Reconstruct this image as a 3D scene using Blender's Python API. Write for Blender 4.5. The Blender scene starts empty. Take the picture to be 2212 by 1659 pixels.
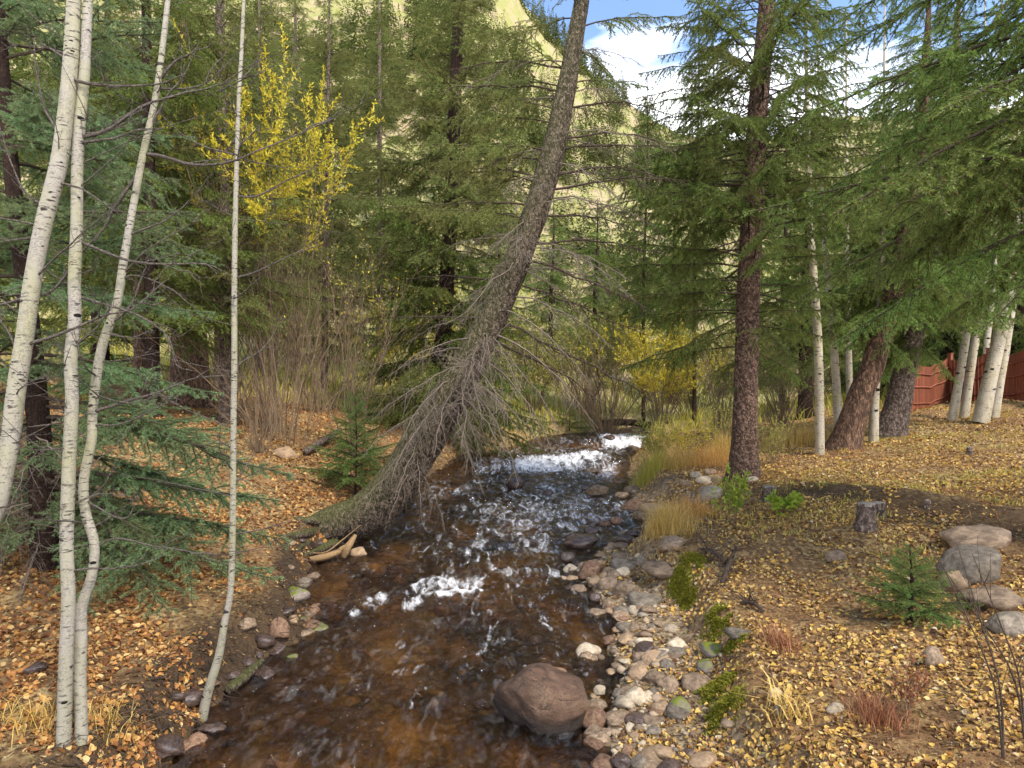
import bpy, math, random
import numpy as np
from mathutils import Vector, Matrix, Euler

R = math.radians
SC = bpy.context.scene
COL = SC.collection
rng = np.random.default_rng(7)
random.seed(7)

# ------------------------------------------------------------------ camera, sky, sun, exposure
EYE = 3.0
FPX = 640.0                      # focal length in pixels of the 1024 wide frame
cam_d = bpy.data.cameras.new('camera')
cam_d.sensor_width = 36.0
cam_d.lens = 36.0 * FPX / 1024.0
cam_d.clip_start = 0.05
cam_d.clip_end = 2000
cam = bpy.data.objects.new('camera', cam_d)
cam.location = (0, 0, EYE)
cam.rotation_euler = (R(90), 0, 0)
COL.objects.link(cam)
SC.camera = cam

SUN_ELEV, SUN_AZ = 52.0, 140.0   # azimuth clockwise from +Y: right and a little behind the camera
world = bpy.data.worlds.new('World')
SC.world = world
world.use_nodes = True
wn, wl = world.node_tree.nodes, world.node_tree.links
wn.clear()
w_out = wn.new('ShaderNodeOutputWorld')
w_bg = wn.new('ShaderNodeBackground')
w_bg.inputs['Strength'].default_value = 0.15
sky = wn.new('ShaderNodeTexSky')
sky.sky_type = 'NISHITA'
sky.sun_disc = False
sky.sun_elevation = R(SUN_ELEV)
sky.sun_rotation = R(SUN_AZ)
sky.altitude = 2400
sky.air_density = 1.0
sky.dust_density = 0.6
w_tc = wn.new('ShaderNodeTexCoord')
w_map = wn.new('ShaderNodeMapping')
w_map.inputs['Scale'].default_value = (1.0, 1.0, 2.6)
w_map.inputs['Location'].default_value = (0.35, 0.1, 0.42)
w_no = wn.new('ShaderNodeTexNoise')
w_no.inputs['Scale'].default_value = 2.3
w_no.inputs['Detail'].default_value = 9
w_no.inputs['Roughness'].default_value = 0.55
w_rp = wn.new('ShaderNodeValToRGB')
w_rp.color_ramp.elements[0].position = 0.43
w_rp.color_ramp.elements[1].position = 0.60
w_mx = wn.new('ShaderNodeMixRGB')
w_mx.inputs['Color2'].default_value = (9.0, 9.1, 9.4, 1)
wl.new(w_tc.outputs['Generated'], w_map.inputs['Vector'])
wl.new(w_map.outputs['Vector'], w_no.inputs['Vector'])
w_sep = wn.new('ShaderNodeSeparateXYZ'); wl.new(w_tc.outputs['Generated'], w_sep.inputs[0])
w_low = wn.new('ShaderNodeMapRange'); w_low.inputs['From Min'].default_value = 0.2; w_low.inputs['From Max'].default_value = 0.48
w_low.inputs['To Min'].default_value = 0.16; w_low.inputs['To Max'].default_value = -0.10
wl.new(w_sep.outputs['Z'], w_low.inputs['Value'])
w_add = wn.new('ShaderNodeMath'); wl.new(w_no.outputs['Fac'], w_add.inputs[0]); wl.new(w_low.outputs['Result'], w_add.inputs[1])
wl.new(w_add.outputs[0], w_rp.inputs['Fac'])
wl.new(w_rp.outputs['Color'], w_mx.inputs['Fac'])
wl.new(sky.outputs['Color'], w_mx.inputs['Color1'])
wl.new(w_mx.outputs['Color'], w_bg.inputs['Color'])
wl.new(w_bg.outputs['Background'], w_out.inputs['Surface'])

sun_d = bpy.data.lights.new('sun', 'SUN')
sun_d.energy = 2.0
sun_d.angle = R(8)
sun_d.color = (1.0, 0.94, 0.84)
sun = bpy.data.objects.new('sun', sun_d)
_sd = Vector((math.sin(R(SUN_AZ)) * math.cos(R(SUN_ELEV)), math.cos(R(SUN_AZ)) * math.cos(R(SUN_ELEV)), math.sin(R(SUN_ELEV))))
sun.rotation_euler = _sd.to_track_quat('Z', 'Y').to_euler()
sun.location = (20, -15, 40)
COL.objects.link(sun)

SC.view_settings.view_transform = 'Standard'
SC.view_settings.look = 'None'
SC.view_settings.gamma = 1.0
SC.view_settings.exposure = 1.5
SC.view_settings.use_curve_mapping = False
SC.render.engine = 'CYCLES'
SC.cycles.max_bounces = 5
SC.cycles.diffuse_bounces = 2
SC.cycles.glossy_bounces = 2
SC.cycles.transmission_bounces = 3
SC.cycles.transparent_max_bounces = 4
SC.cycles.use_denoising = True
SC.cycles.use_adaptive_sampling = True
SC.cycles.adaptive_threshold = 0.02
SC.cycles.caustics_reflective = False
SC.cycles.caustics_refractive = True
SC.cycles.sample_clamp_indirect = 6.0

# ------------------------------------------------------------------ helpers
K = 1024.0 / 2212.0              # positions below were read off a 2212 pixel wide copy


def at(x, y, Y):
    """point at distance Y along the ray through picture position x, y (2212 wide)"""
    return np.array([(x * K - 512) / FPX * Y, Y, EYE - (y * K - 384) / FPX * Y])


def px(n, Y):
    return n * K / FPX * Y


def _hash(ix, iy, s):
    n = (ix.astype(np.int64) * 374761393 + iy.astype(np.int64) * 668265263 + s * 1442695041) & 0xffffffff
    n = ((n ^ (n >> 13)) * 1274126177) & 0xffffffff
    n = n ^ (n >> 16)
    return (n & 0xffff) / 65535.0


def vnoise(x, y, s=0):
    x = np.asarray(x, float); y = np.asarray(y, float)
    ix = np.floor(x); iy = np.floor(y)
    fx = x - ix; fy = y - iy
    fx = fx * fx * fx * (fx * (fx * 6 - 15) + 10); fy = fy * fy * fy * (fy * (fy * 6 - 15) + 10)
    a = _hash(ix, iy, s); b = _hash(ix + 1, iy, s); c = _hash(ix, iy + 1, s); d = _hash(ix + 1, iy + 1, s)
    return (a + (b - a) * fx) + ((c + (d - c) * fx) - (a + (b - a) * fx)) * fy - 0.5


def fbm(x, y, s=0, o=4, g=0.5):
    t = 0; a = 1.0; f = 1.0
    for k in range(o):
        t = t + a * vnoise(np.asarray(x) * f + 17.3 * k, np.asarray(y) * f - 9.1 * k, s + k)
        a *= g; f *= 2.03
    return t


def sstep(a, b, x):
    t = np.clip((np.asarray(x, float) - a) / (b - a), 0, 1)
    return t * t * (3 - 2 * t)


class MB:
    """collects vertices and faces, builds ONE mesh"""
    def __init__(self):
        self.v = []; self.n = 0; self.f = []; self.tip = []

    def add(self, verts, faces, mat=0, tip=0.0):
        verts = np.asarray(verts, float).reshape(-1, 3)
        faces = np.asarray(faces, np.int64)
        if len(faces):
            self.f.append((faces + self.n, mat))
        self.v.append(verts); self.n += len(verts)
        self.tip.append(np.broadcast_to(np.asarray(tip, float), (len(verts),)))

    def tube(self, pts, rad, n=6, mat=0, tip=0.0, cap=False, rough=0.0, seed=0):
        pts = np.asarray(pts, float); rad = np.broadcast_to(np.asarray(rad, float), (len(pts),))
        d = np.gradient(pts, axis=0)
        d /= np.linalg.norm(d, axis=1)[:, None] + 1e-9
        ref = np.array([0.0, 0, 1]) if abs(d[0][2]) < 0.8 else np.array([1.0, 0, 0])
        u = np.cross(d, ref); u /= np.linalg.norm(u, axis=1)[:, None] + 1e-9
        w = np.cross(d, u)
        a = np.arange(n) * 2 * math.pi / n
        rr = np.repeat(rad[:, None], n, 1)
        if rough:
            arc = np.concatenate([[0], np.cumsum(np.linalg.norm(np.diff(pts, axis=0), axis=1))])
            A, S = np.meshgrid(a, arc)
            rr = rr * (1 + rough * (fbm(np.cos(A) * 1.7 + 5, np.sin(A) * 1.7 + S * 1.6, seed, 4)))
        v = pts[:, None, :] + rr[..., None] * (np.cos(a)[None, :, None] * u[:, None, :] + np.sin(a)[None, :, None] * w[:, None, :])
        m = len(pts)
        i = np.arange(m - 1)[:, None] * n; j = np.arange(n)[None, :]; j2 = (j + 1) % n
        q = np.stack([i + j, i + j2, i + n + j2, i + n + j], -1).reshape(-1, 4)
        self.add(v.reshape(-1, 3), q, mat, tip)
        if cap:
            self.add(np.vstack([v[-1], pts[-1:] + d[-1:] * rad[-1] * 0.2]), [[k, (k + 1) % n, n] for k in range(n)], mat, tip)

    def build(self, name, mats, parent=None, smooth=True, link=True):
        me = bpy.data.meshes.new(name)
        v = np.vstack(self.v) if self.v else np.zeros((0, 3))
        me.vertices.add(len(v)); me.vertices.foreach_set('co', v.astype(np.float32).ravel())
        loops = []; starts = []; tot = []; mi = []; c = 0
        for f, m in self.f:
            k = f.shape[1]; loops.append(f.ravel())
            starts.append(c + np.arange(len(f)) * k); tot.append(np.full(len(f), k)); mi.append(np.full(len(f), m)); c += f.size
        loops = np.concatenate(loops).astype(np.int32)
        me.loops.add(len(loops)); me.loops.foreach_set('vertex_index', loops)
        starts = np.concatenate(starts).astype(np.int32)
        me.polygons.add(len(starts)); me.polygons.foreach_set('loop_start', starts)
        me.polygons.foreach_set('loop_total', np.concatenate(tot).astype(np.int32))
        me.polygons.foreach_set('material_index', np.concatenate(mi).astype(np.int32))
        me.polygons.foreach_set('use_smooth', np.full(len(starts), smooth))
        t = np.concatenate(self.tip)
        if np.any(t):
            at_ = me.attributes.new('tip', 'FLOAT', 'POINT'); at_.data.foreach_set('value', t.astype(np.float32))
        for m in (mats if isinstance(mats, (list, tuple)) else [mats]):
            me.materials.append(m)
        me.update(calc_edges=True)
        if not link:
            return me
        return obj(name, me, parent)


def obj(name, me, parent=None):
    o = bpy.data.objects.new(name, me); COL.objects.link(o)
    if parent is not None:
        o.parent = parent
    return o


def tag(o, label, cat, group=None, kind=None):
    o['label'] = label; o['category'] = cat
    if group: o['group'] = group
    if kind: o['kind'] = kind
    return o


def thing(name, label, cat, loc=(0, 0, 0), group=None):
    o = bpy.data.objects.new(name, None); COL.objects.link(o); o.location = tuple(float(c) for c in loc)
    o.empty_display_size = 0.2
    return tag(o, label, cat, group)


def curve_pts(ctrl, n):
    """smooth (Catmull-Rom) resampling of control points (any number of columns)"""
    c = np.asarray(ctrl, float)
    c = np.vstack([2 * c[0] - c[1], c, 2 * c[-1] - c[-2]])
    out = []
    segs = len(c) - 3
    for t in np.linspace(0, segs - 1e-6, n):
        i = int(t); f = t - i
        p0, p1, p2, p3 = c[i], c[i + 1], c[i + 2], c[i + 3]
        out.append(0.5 * ((2 * p1) + (-p0 + p2) * f + (2 * p0 - 5 * p1 + 4 * p2 - p3) * f * f + (-p0 + 3 * p1 - 3 * p2 + p3) * f ** 3))
    return np.array(out)


# ------------------------------------------------------------------ materials
class NT:
    def __init__(self, name):
        self.m = bpy.data.materials.new(name); self.m.use_nodes = True
        self.t = self.m.node_tree; self.t.nodes.clear()
        self.out = self.t.nodes.new('ShaderNodeOutputMaterial')

    def n(self, typ, **kw):
        nd = self.t.nodes.new('ShaderNode' + typ)
        for k, v in kw.items():
            if k.startswith('_'):
                setattr(nd, k[1:], v)
            else:
                nd.inputs[k.replace('__', ' ')].default_value = v
        return nd

    def l(self, a, b):
        self.t.links.new(a, b)

    def ramp(self, fac, stops, interp='LINEAR'):
        r = self.t.nodes.new('ShaderNodeValToRGB'); cr = r.color_ramp; cr.interpolation = interp
        while len(cr.elements) < len(stops): cr.elements.new(0.5)
        for e, (p, c) in zip(cr.elements, stops):
            e.position = p; e.color = (*c, 1) if len(c) == 3 else c
        self.l(fac, r.inputs['Fac']); return r.outputs['Color']

    def noise(self, scale, detail=4, rough=0.55, vec=None, dist=0.0):
        nd = self.n('TexNoise', Scale=scale, Detail=detail, Roughness=rough, Distortion=dist)
        if vec is not None: self.l(vec, nd.inputs['Vector'])
        return nd.outputs['Fac']

    def coord(self, scale=(1, 1, 1), kind='Object'):
        tc = self.n('TexCoord'); mp = self.n('Mapping'); mp.inputs['Scale'].default_value = scale
        self.l(tc.outputs[kind], mp.inputs['Vector']); return mp.outputs['Vector']

    def mix(self, fac, a, b, typ='MIX'):
        nd = self.n('MixRGB'); nd.blend_type = typ
        for s, v in (('Fac', fac), ('Color1', a), ('Color2', b)):
            if isinstance(v, (int, float)): nd.inputs[s].default_value = v
            elif isinstance(v, tuple): nd.inputs[s].default_value = (*v, 1)
            else: self.l(v, nd.inputs[s])
        return nd.outputs['Color']

    def math(self, op, a, b=0.0, clamp=False):
        nd = self.n('Math'); nd.operation = op; nd.use_clamp = clamp
        for i, v in enumerate((a, b)):
            if isinstance(v, (int, float)): nd.inputs[i].default_value = v
            else: self.l(v, nd.inputs[i])
        return nd.outputs[0]

    def attr(self, name):
        return self.n('Attribute', _attribute_name=name).outputs['Fac']

    def bump(self, h, strength=0.5, dist=0.02):
        b = self.n('Bump', Strength=strength, Distance=dist); self.l(h, b.inputs['Height']); return b.outputs['Normal']

    def surf(self, col, rough=0.8, normal=None, spec=0.3, trans=0.0):
        b = self.n('BsdfPrincipled', Roughness=rough); b.inputs['Specular IOR Level'].default_value = spec
        if isinstance(col, tuple): b.inputs['Base Color'].default_value = (*col, 1)
        else: self.l(col, b.inputs['Base Color'])
        if normal is not None: self.l(normal, b.inputs['Normal'])
        o = b.outputs[0]
        if trans:
            t = self.n('BsdfTranslucent'); mx = self.n('MixShader', Fac=trans)
            if isinstance(col, tuple): t.inputs['Color'].default_value = (*col, 1)
            else: self.l(col, t.inputs['Color'])
            self.l(o, mx.inputs[1]); self.l(t.outputs[0], mx.inputs[2]); o = mx.outputs[0]
        self.l(o, self.out.inputs['Surface']); return self.m


def foliage(name, inner, outer, hue=0.12, rough=0.6, trans=0.25, brown=None):
    t = NT(name)
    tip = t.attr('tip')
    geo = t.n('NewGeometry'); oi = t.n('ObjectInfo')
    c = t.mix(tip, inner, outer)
    v = t.math('ADD', t.math('MULTIPLY', geo.outputs['Random Per Island'], 0.55), 0.72)
    v2 = t.math('ADD', t.math('MULTIPLY', oi.outputs['Random'], 0.4), 0.8)
    vv = t.math('MULTIPLY', v, v2)
    hs = t.n('HueSaturation'); t.l(c, hs.inputs['Color']); t.l(vv, hs.inputs['Value'])
    h = t.math('ADD', t.math('MULTIPLY', oi.outputs['Random'], hue * 0.25), 0.5 - hue * 0.125)
    t.l(h, hs.inputs['Hue'])
    col = hs.outputs['Color']
    if brown:
        sel = t.math('GREATER_THAN', geo.outputs['Random Per Island'], 1 - brown)
        col = t.mix(sel, col, (0.22, 0.10, 0.035))
    return t.surf(col, rough, None, 0.25, trans)


def island_ramp(name, stops, rough=0.65, trans=0.2, spec=0.25):
    t = NT(name); geo = t.n('NewGeometry')
    c = t.ramp(geo.outputs['Random Per Island'], stops)
    nz = t.noise(60, 2, 0.6, t.coord())
    c = t.mix(0.35, c, t.ramp(nz, [(0.3, (0.45, 0.45, 0.45)), (0.7, (1, 1, 1))]), 'MULTIPLY')
    return t.surf(c, rough, None, spec, trans)


def bark(name, dark, light, vs=(9, 9, 5), bump=0.9, moss=0.0, redlow=None, cell=5.0):
    t = NT(name)
    v = t.coord(vs)
    vo = t.n('TexVoronoi', Scale=cell, Randomness=1.0); vo.feature = 'F1'
    nv = t.n('TexNoise', Scale=3.0, Detail=3.0)
    t.l(v, nv.inputs['Vector'])
    add = t.n('VectorMath'); add.operation = 'ADD'
    t.l(v, add.inputs[0]); t.l(nv.outputs['Color'], add.inputs[1])
    t.l(add.outputs[0], vo.inputs['Vector'])
    n1 = t.noise(3.0, 6, 0.65, v)
    n2 = t.noise(22.0, 5, 0.7, v)
    c = t.ramp(vo.outputs['Distance'], [(0.12, light), (0.42, tuple(0.45 * (a + b) for a, b in zip(dark, light))), (0.70, dark)])
    c = t.mix(0.6, c, t.ramp(n2, [(0.3, (0.35, 0.35, 0.35)), (0.75, (1.35, 1.3, 1.25))]), 'MULTIPLY')
    c = t.mix(t.ramp(n1, [(0.35, (0, 0, 0)), (0.75, (1, 1, 1))]), c, dark)
    if moss:
        geo = t.n('NewGeometry'); sp = t.n('SeparateXYZ'); t.l(geo.outputs['Normal'], sp.inputs[0])
        f = t.math('MULTIPLY', t.math('MULTIPLY', t.math('ADD', sp.outputs['Z'], 0.25), n1, True), moss, True)
        c = t.mix(f, c, (0.10, 0.115, 0.02))
    h = t.math('ADD', t.math('MULTIPLY', vo.outputs['Distance'], -1.0), t.math('MULTIPLY', n2, 0.5))
    return t.surf(c, 0.9, t.bump(h, bump, 0.03), 0.15)


def aspen_bark(name, base=(0.30, 0.268, 0.22), dark_at=0.575, tint=(0.27, 0.25, 0.145), sc=1.0):
    t = NT(name)
    v1 = t.coord((13 * sc, 13 * sc, 62 * sc)); v2 = t.coord((4, 4, 1.6)); v3 = t.coord((7 * sc, 7 * sc, 13 * sc)); v4 = t.coord((70 * sc, 70 * sc, 120 * sc))
    spots = t.ramp(t.noise(1.0, 3, 0.6, v1), [(dark_at, (0, 0, 0)), (dark_at + 0.05, (1, 1, 1))])
    fine = t.ramp(t.noise(1.0, 3, 0.7, v4), [(0.47, (0, 0, 0)), (0.60, (1, 1, 1))])
    scar = t.ramp(t.noise(1.0, 2, 0.5, v3), [(0.69, (0, 0, 0)), (0.73, (1, 1, 1))])
    area = t.noise(1.0, 5, 0.65, v2)
    area2 = t.noise(2.2, 4, 0.65, v2)
    c = t.mix(t.ramp(area, [(0.38, (0, 0, 0)), (0.66, (1, 1, 1))]), base, tint)
    c = t.mix(t.math('MULTIPLY', fine, t.ramp(area2, [(0.38, (0.12, 0.12, 0.12)), (0.60, (0.85, 0.85, 0.85))])), c, (0.14, 0.115, 0.095))
    c = t.mix(t.math('MULTIPLY', spots, t.ramp(t.noise(1.3, 3, 0.6, v2), [(0.38, (0.15, 0.15, 0.15)), (0.56, (1, 1, 1))])), c, (0.035, 0.028, 0.022))
    c = t.mix(scar, c, (0.03, 0.024, 0.02))
    h = t.math('SUBTRACT', t.noise(1.0, 4, 0.6, v1), t.math('MULTIPLY', spots, 0.6))
    return t.surf(c, 0.8, t.bump(h, 0.5, 0.008), 0.2)


def stone_mat(name, a, b, speck=0.5, moss=0.0, wet=False, rough=0.75):
    t = NT(name)
    v = t.coord((1, 1, 1)); oi = t.n('ObjectInfo')
    n1 = t.noise(3.5, 6, 0.6, v, 0.4); n2 = t.noise(38, 6, 0.75, v); n3 = t.noise(9, 5, 0.7, v, 1.0)
    c = t.ramp(n1, [(0.35, a), (0.68, b)])
    c = t.mix(speck, c, t.ramp(n2, [(0.3, (0.4, 0.38, 0.36)), (0.7, (1.35, 1.3, 1.25))]), 'MULTIPLY')
    c = t.mix(t.math('MULTIPLY', t.ramp(n3, [(0.52, (0, 0, 0)), (0.7, (1, 1, 1))]), 0.55), c, tuple(x * 0.45 for x in a))
    v2 = t.math('ADD', t.math('MULTIPLY', oi.outputs['Random'], 0.5), 0.75)
    hs = t.n('HueSaturation'); t.l(c, hs.inputs['Color']); t.l(v2, hs.inputs['Value']); c = hs.outputs['Color']
    if moss:
        geo = t.n('NewGeometry'); sp = t.n('SeparateXYZ'); t.l(geo.outputs['Normal'], sp.inputs[0])
        f = t.math('MULTIPLY', t.ramp(sp.outputs['Z'], [(0.35, (0, 0, 0)), (0.8, (1, 1, 1))]), t.ramp(n1, [(0.42, (0, 0, 0)), (0.52, (1, 1, 1))]))
        c = t.mix(t.math('MULTIPLY', f, moss), c, (0.13, 0.15, 0.012))
    h = t.math('ADD', t.math('MULTIPLY', n1, 1.0), t.math('MULTIPLY', n2, 0.25))
    return t.surf(c, 0.25 if wet else rough, t.bump(h, 0.45, 0.02), 0.5 if wet else 0.3)


def boulder_mat():
    t = NT('boulder_rock')
    v = t.coord((1, 1, 1)); sp = t.n('SeparateXYZ'); t.l(v, sp.inputs[0])
    n1 = t.noise(1.6, 6, 0.62, v, 0.5); n2 = t.noise(26, 6, 0.78, v); n3 = t.noise(5, 6, 0.7, v, 1.2)
    c = t.ramp(n1, [(0.34, (0.06, 0.036, 0.024)), (0.5, (0.15, 0.085, 0.052)), (0.66, (0.23, 0.145, 0.09))])
    c = t.mix(0.7, c, t.ramp(n2, [(0.32, (0.35, 0.33, 0.31)), (0.68, (1.4, 1.35, 1.3))]), 'MULTIPLY')
    c = t.mix(t.math('MULTIPLY', t.ramp(n3, [(0.54, (0, 0, 0)), (0.64, (1, 1, 1))]), 0.7), c, (0.055, 0.042, 0.032))
    vo = t.n('TexVoronoi', Scale=0.8); vo.feature = 'DISTANCE_TO_EDGE'; nv = t.n('TexNoise', Scale=2.0); t.l(v, nv.inputs['Vector'])
    ad = t.n('VectorMath'); ad.operation = 'ADD'; t.l(v, ad.inputs[0]); t.l(nv.outputs['Color'], ad.inputs[1]); t.l(ad.outputs[0], vo.inputs['Vector'])
    crack = t.ramp(vo.outputs['Distance'], [(0.0, (1, 1, 1)), (0.018, (0, 0, 0))])
    c = t.mix(t.math('MULTIPLY', crack, 0.22), c, (0.03, 0.022, 0.017))
    wet = t.ramp(t.math('ADD', sp.outputs['Z'], t.math('MULTIPLY', n3, 0.25)), [(0.02, (1, 1, 1)), (0.22, (0, 0, 0))])
    c = t.mix(t.math('MULTIPLY', wet, 0.85), c, (0.025, 0.017, 0.012))
    h = t.math('SUBTRACT', t.math('ADD', n1, t.math('MULTIPLY', n2, 0.3)), t.math('MULTIPLY', crack, 0.12))
    return t.surf(c, 0.6, t.bump(h, 0.9, 0.09), 0.35)


M = {}
M['boulder'] = boulder_mat()
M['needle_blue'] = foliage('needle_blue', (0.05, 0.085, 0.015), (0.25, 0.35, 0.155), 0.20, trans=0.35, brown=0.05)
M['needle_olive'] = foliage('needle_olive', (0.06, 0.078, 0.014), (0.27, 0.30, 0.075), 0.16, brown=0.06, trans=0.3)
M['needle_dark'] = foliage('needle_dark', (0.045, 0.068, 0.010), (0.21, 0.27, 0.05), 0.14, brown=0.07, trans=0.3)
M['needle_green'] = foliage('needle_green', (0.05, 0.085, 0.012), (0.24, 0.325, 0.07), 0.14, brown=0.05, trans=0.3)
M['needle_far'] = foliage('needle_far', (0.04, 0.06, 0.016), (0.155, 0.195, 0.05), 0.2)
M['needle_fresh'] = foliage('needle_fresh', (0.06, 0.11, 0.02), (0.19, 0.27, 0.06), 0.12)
M['twig'] = bark('twig', (0.05, 0.034, 0.024), (0.16, 0.115, 0.085), (20, 20, 20), 0.3)
M['twig_grey'] = bark('twig_grey', (0.15, 0.115, 0.085), (0.40, 0.33, 0.26), (20, 20, 20), 0.3)
M['twig_willow'] = bark('twig_willow', (0.17, 0.115, 0.07), (0.38, 0.28, 0.18), (20, 20, 20), 0.3)
M['twig_aspen'] = bark('twig_aspen', (0.055, 0.043, 0.035), (0.27, 0.23, 0.19), (16, 16, 16), 0.3)
M['bark_spruce'] = bark('bark_spruce', (0.06, 0.034, 0.023), (0.46, 0.30, 0.21), (5, 5, 4), 1.0, cell=3.4)
M['bark_lean'] = bark('bark_lean', (0.035, 0.025, 0.018), (0.36, 0.27, 0.20), (6, 6, 3.6), 1.0, moss=0.9, cell=3.6)
M['bark_dark'] = bark('bark_dark', (0.035, 0.02, 0.015), (0.13, 0.078, 0.055), (9, 9, 5), 1.0, cell=5)
M['bark_orange'] = bark('bark_orange', (0.07, 0.042, 0.028), (0.44, 0.26, 0.16), (5, 5, 1.7), 1.0, cell=3)
M['bark_grey'] = bark('bark_grey', (0.07, 0.05, 0.037), (0.44, 0.33, 0.26), (5, 5, 3.5), 1.0, cell=3)
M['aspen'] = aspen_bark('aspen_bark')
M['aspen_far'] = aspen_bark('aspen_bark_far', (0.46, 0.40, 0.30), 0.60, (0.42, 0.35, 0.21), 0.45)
M['crumbs'] = island_ramp('crumbs', [(0.0, (0.05, 0.028, 0.016)), (0.4, (0.17, 0.085, 0.035)), (0.7, (0.30, 0.16, 0.06)), (0.9, (0.48, 0.34, 0.15)), (1.0, (0.20, 0.18, 0.04))], 0.8, 0.1)
M['scar'] = bark('scar', (0.02, 0.016, 0.013), (0.07, 0.055, 0.045), (30, 30, 30), 0.8)
M['leaf_yellow'] = island_ramp('leaf_yellow', [(0.0, (0.62, 0.48, 0.03)), (0.5, (0.78, 0.63, 0.05)), (0.85, (0.66, 0.60, 0.08)), (1.0, (0.60, 0.36, 0.02))], 0.6, 0.4)
M['leaf_lime'] = island_ramp('leaf_lime', [(0.0, (0.24, 0.28, 0.06)), (0.5, (0.44, 0.42, 0.09)), (1.0, (0.54, 0.44, 0.12))], 0.6, 0.4)
M['leaf_green'] = island_ramp('leaf_green', [(0.0, (0.16, 0.25, 0.02)), (0.6, (0.30, 0.40, 0.04)), (1.0, (0.46, 0.46, 0.06))], 0.6, 0.35)
M['leaf_right'] = island_ramp('leaf_right', [(0.0, (0.10, 0.045, 0.02)), (0.15, (0.24, 0.12, 0.05)), (0.35, (0.44, 0.24, 0.08)), (0.55, (0.62, 0.40, 0.12)), (0.72, (0.70, 0.43, 0.08)), (0.86, (0.72, 0.53, 0.20)), (0.95, (0.56, 0.25, 0.05)), (1.0, (0.72, 0.64, 0.42))], 0.65, 0.15)
M['leaf_left'] = island_ramp('leaf_left', [(0.0, (0.11, 0.045, 0.02)), (0.3, (0.27, 0.11, 0.035)), (0.55, (0.42, 0.19, 0.055)), (0.8, (0.55, 0.29, 0.08)), (1.0, (0.66, 0.47, 0.2))], 0.65, 0.15)
M['grass_straw'] = island_ramp('grass_straw', [(0.0, (0.46, 0.27, 0.06)), (0.5, (0.70, 0.46, 0.12)), (1.0, (0.76, 0.60, 0.24))], 0.7, 0.35)
M['grass_orange'] = island_ramp('grass_orange', [(0.0, (0.46, 0.19, 0.05)), (0.5, (0.68, 0.36, 0.10)), (1.0, (0.74, 0.50, 0.18))], 0.7, 0.35)
M['grass_lime'] = island_ramp('grass_lime', [(0.0, (0.30, 0.32, 0.05)), (0.5, (0.56, 0.50, 0.09)), (1.0, (0.70, 0.56, 0.14))], 0.7, 0.35)
M['grass_rust'] = island_ramp('grass_rust', [(0.0, (0.22, 0.07, 0.04)), (0.6, (0.42, 0.18, 0.08)), (1.0, (0.55, 0.33, 0.15))], 0.7, 0.3)
M['moss'] = island_ramp('moss', [(0.0, (0.12, 0.125, 0.012)), (0.5, (0.25, 0.25, 0.02)), (1.0, (0.42, 0.36, 0.05))], 0.85, 0.3)
M['stone_red'] = stone_mat('stone_red', (0.095, 0.05, 0.03), (0.30, 0.18, 0.105))
M['stone_brown'] = stone_mat('stone_brown', (0.115, 0.077, 0.047), (0.33, 0.235, 0.15))
M['stone_grey'] = stone_mat('stone_grey', (0.085, 0.066, 0.046), (0.25, 0.205, 0.15))
M['stone_pale'] = stone_mat('stone_pale', (0.32, 0.25, 0.165), (0.57, 0.47, 0.33))
M['stone_tan'] = stone_mat('stone_tan', (0.22, 0.145, 0.08), (0.40, 0.275, 0.165))
M['stone_wet'] = stone_mat('stone_wet', (0.035, 0.025, 0.02), (0.12, 0.075, 0.055), wet=True)
M['stone_moss'] = stone_mat('stone_moss', (0.13, 0.105, 0.085), (0.29, 0.24, 0.195), moss=1.0)
M['bed_stone'] = island_ramp('bed_stone', [(0.0, (0.05, 0.03, 0.016)), (0.45, (0.16, 0.09, 0.034)), (0.75, (0.34, 0.19, 0.06)), (0.93, (0.50, 0.33, 0.12)), (1.0, (0.20, 0.18, 0.13))], 0.7, 0.0)
M['pebble'] = island_ramp('pebble', [(0.0, (0.12, 0.08, 0.05)), (0.35, (0.24, 0.165, 0.105)), (0.7, (0.38, 0.28, 0.18)), (0.93, (0.44, 0.35, 0.23)), (1.0, (0.20, 0.175, 0.14))], 0.8, 0.0)
M['cut_wood'] = bark('cut_wood', (0.22, 0.18, 0.14), (0.46, 0.40, 0.33), (6, 6, 6), 0.4)
M['dead_wood'] = bark('dead_wood', (0.28, 0.17, 0.08), (0.55, 0.38, 0.20), (14, 14, 3), 0.5)
M['dark_wood'] = bark('dark_wood', (0.03, 0.02, 0.015), (0.11, 0.075, 0.055), (9, 9, 5), 0.9)

t = NT('fence_stain')
oi = t.n('ObjectInfo')
c = t.ramp(t.noise(2.0, 5, 0.6, t.coord((14, 14, 1.2))), [(0.3, (0.15, 0.04, 0.018)), (0.7, (0.30, 0.095, 0.045))])
hs = t.n('HueSaturation'); t.l(c, hs.inputs['Color'])
t.l(t.math('ADD', t.math('MULTIPLY', oi.outputs['Random'], 0.45), 0.75), hs.inputs['Value'])
M['fence'] = t.surf(hs.outputs['Color'], 0.7, None, 0.3)

# ------------------------------------------------------------------ the ground: one height function for everything
SLOPE = 0.022


def zw(y):
    y = np.asarray(y, float); z = SLOPE * (y - 6.0)
    for y0, a, k in ((8.55, 0.035, 0.16), (21.3, 0.12, 0.45), (28.0, 0.16, 0.5)):   # little drops where the water breaks white
        z = z + a * np.tanh((y - y0) / k) * np.exp(-((y - y0) / (5 * k + 1.2)) ** 2)
    return z


def _edge(tab):
    out = []
    for x, y in tab:
        d = (y * K - 384) / FPX
        Y = (EYE + SLOPE * 6) / (d + SLOPE)
        out.append((Y, (x * K - 512) / FPX * Y))
    return out


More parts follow.
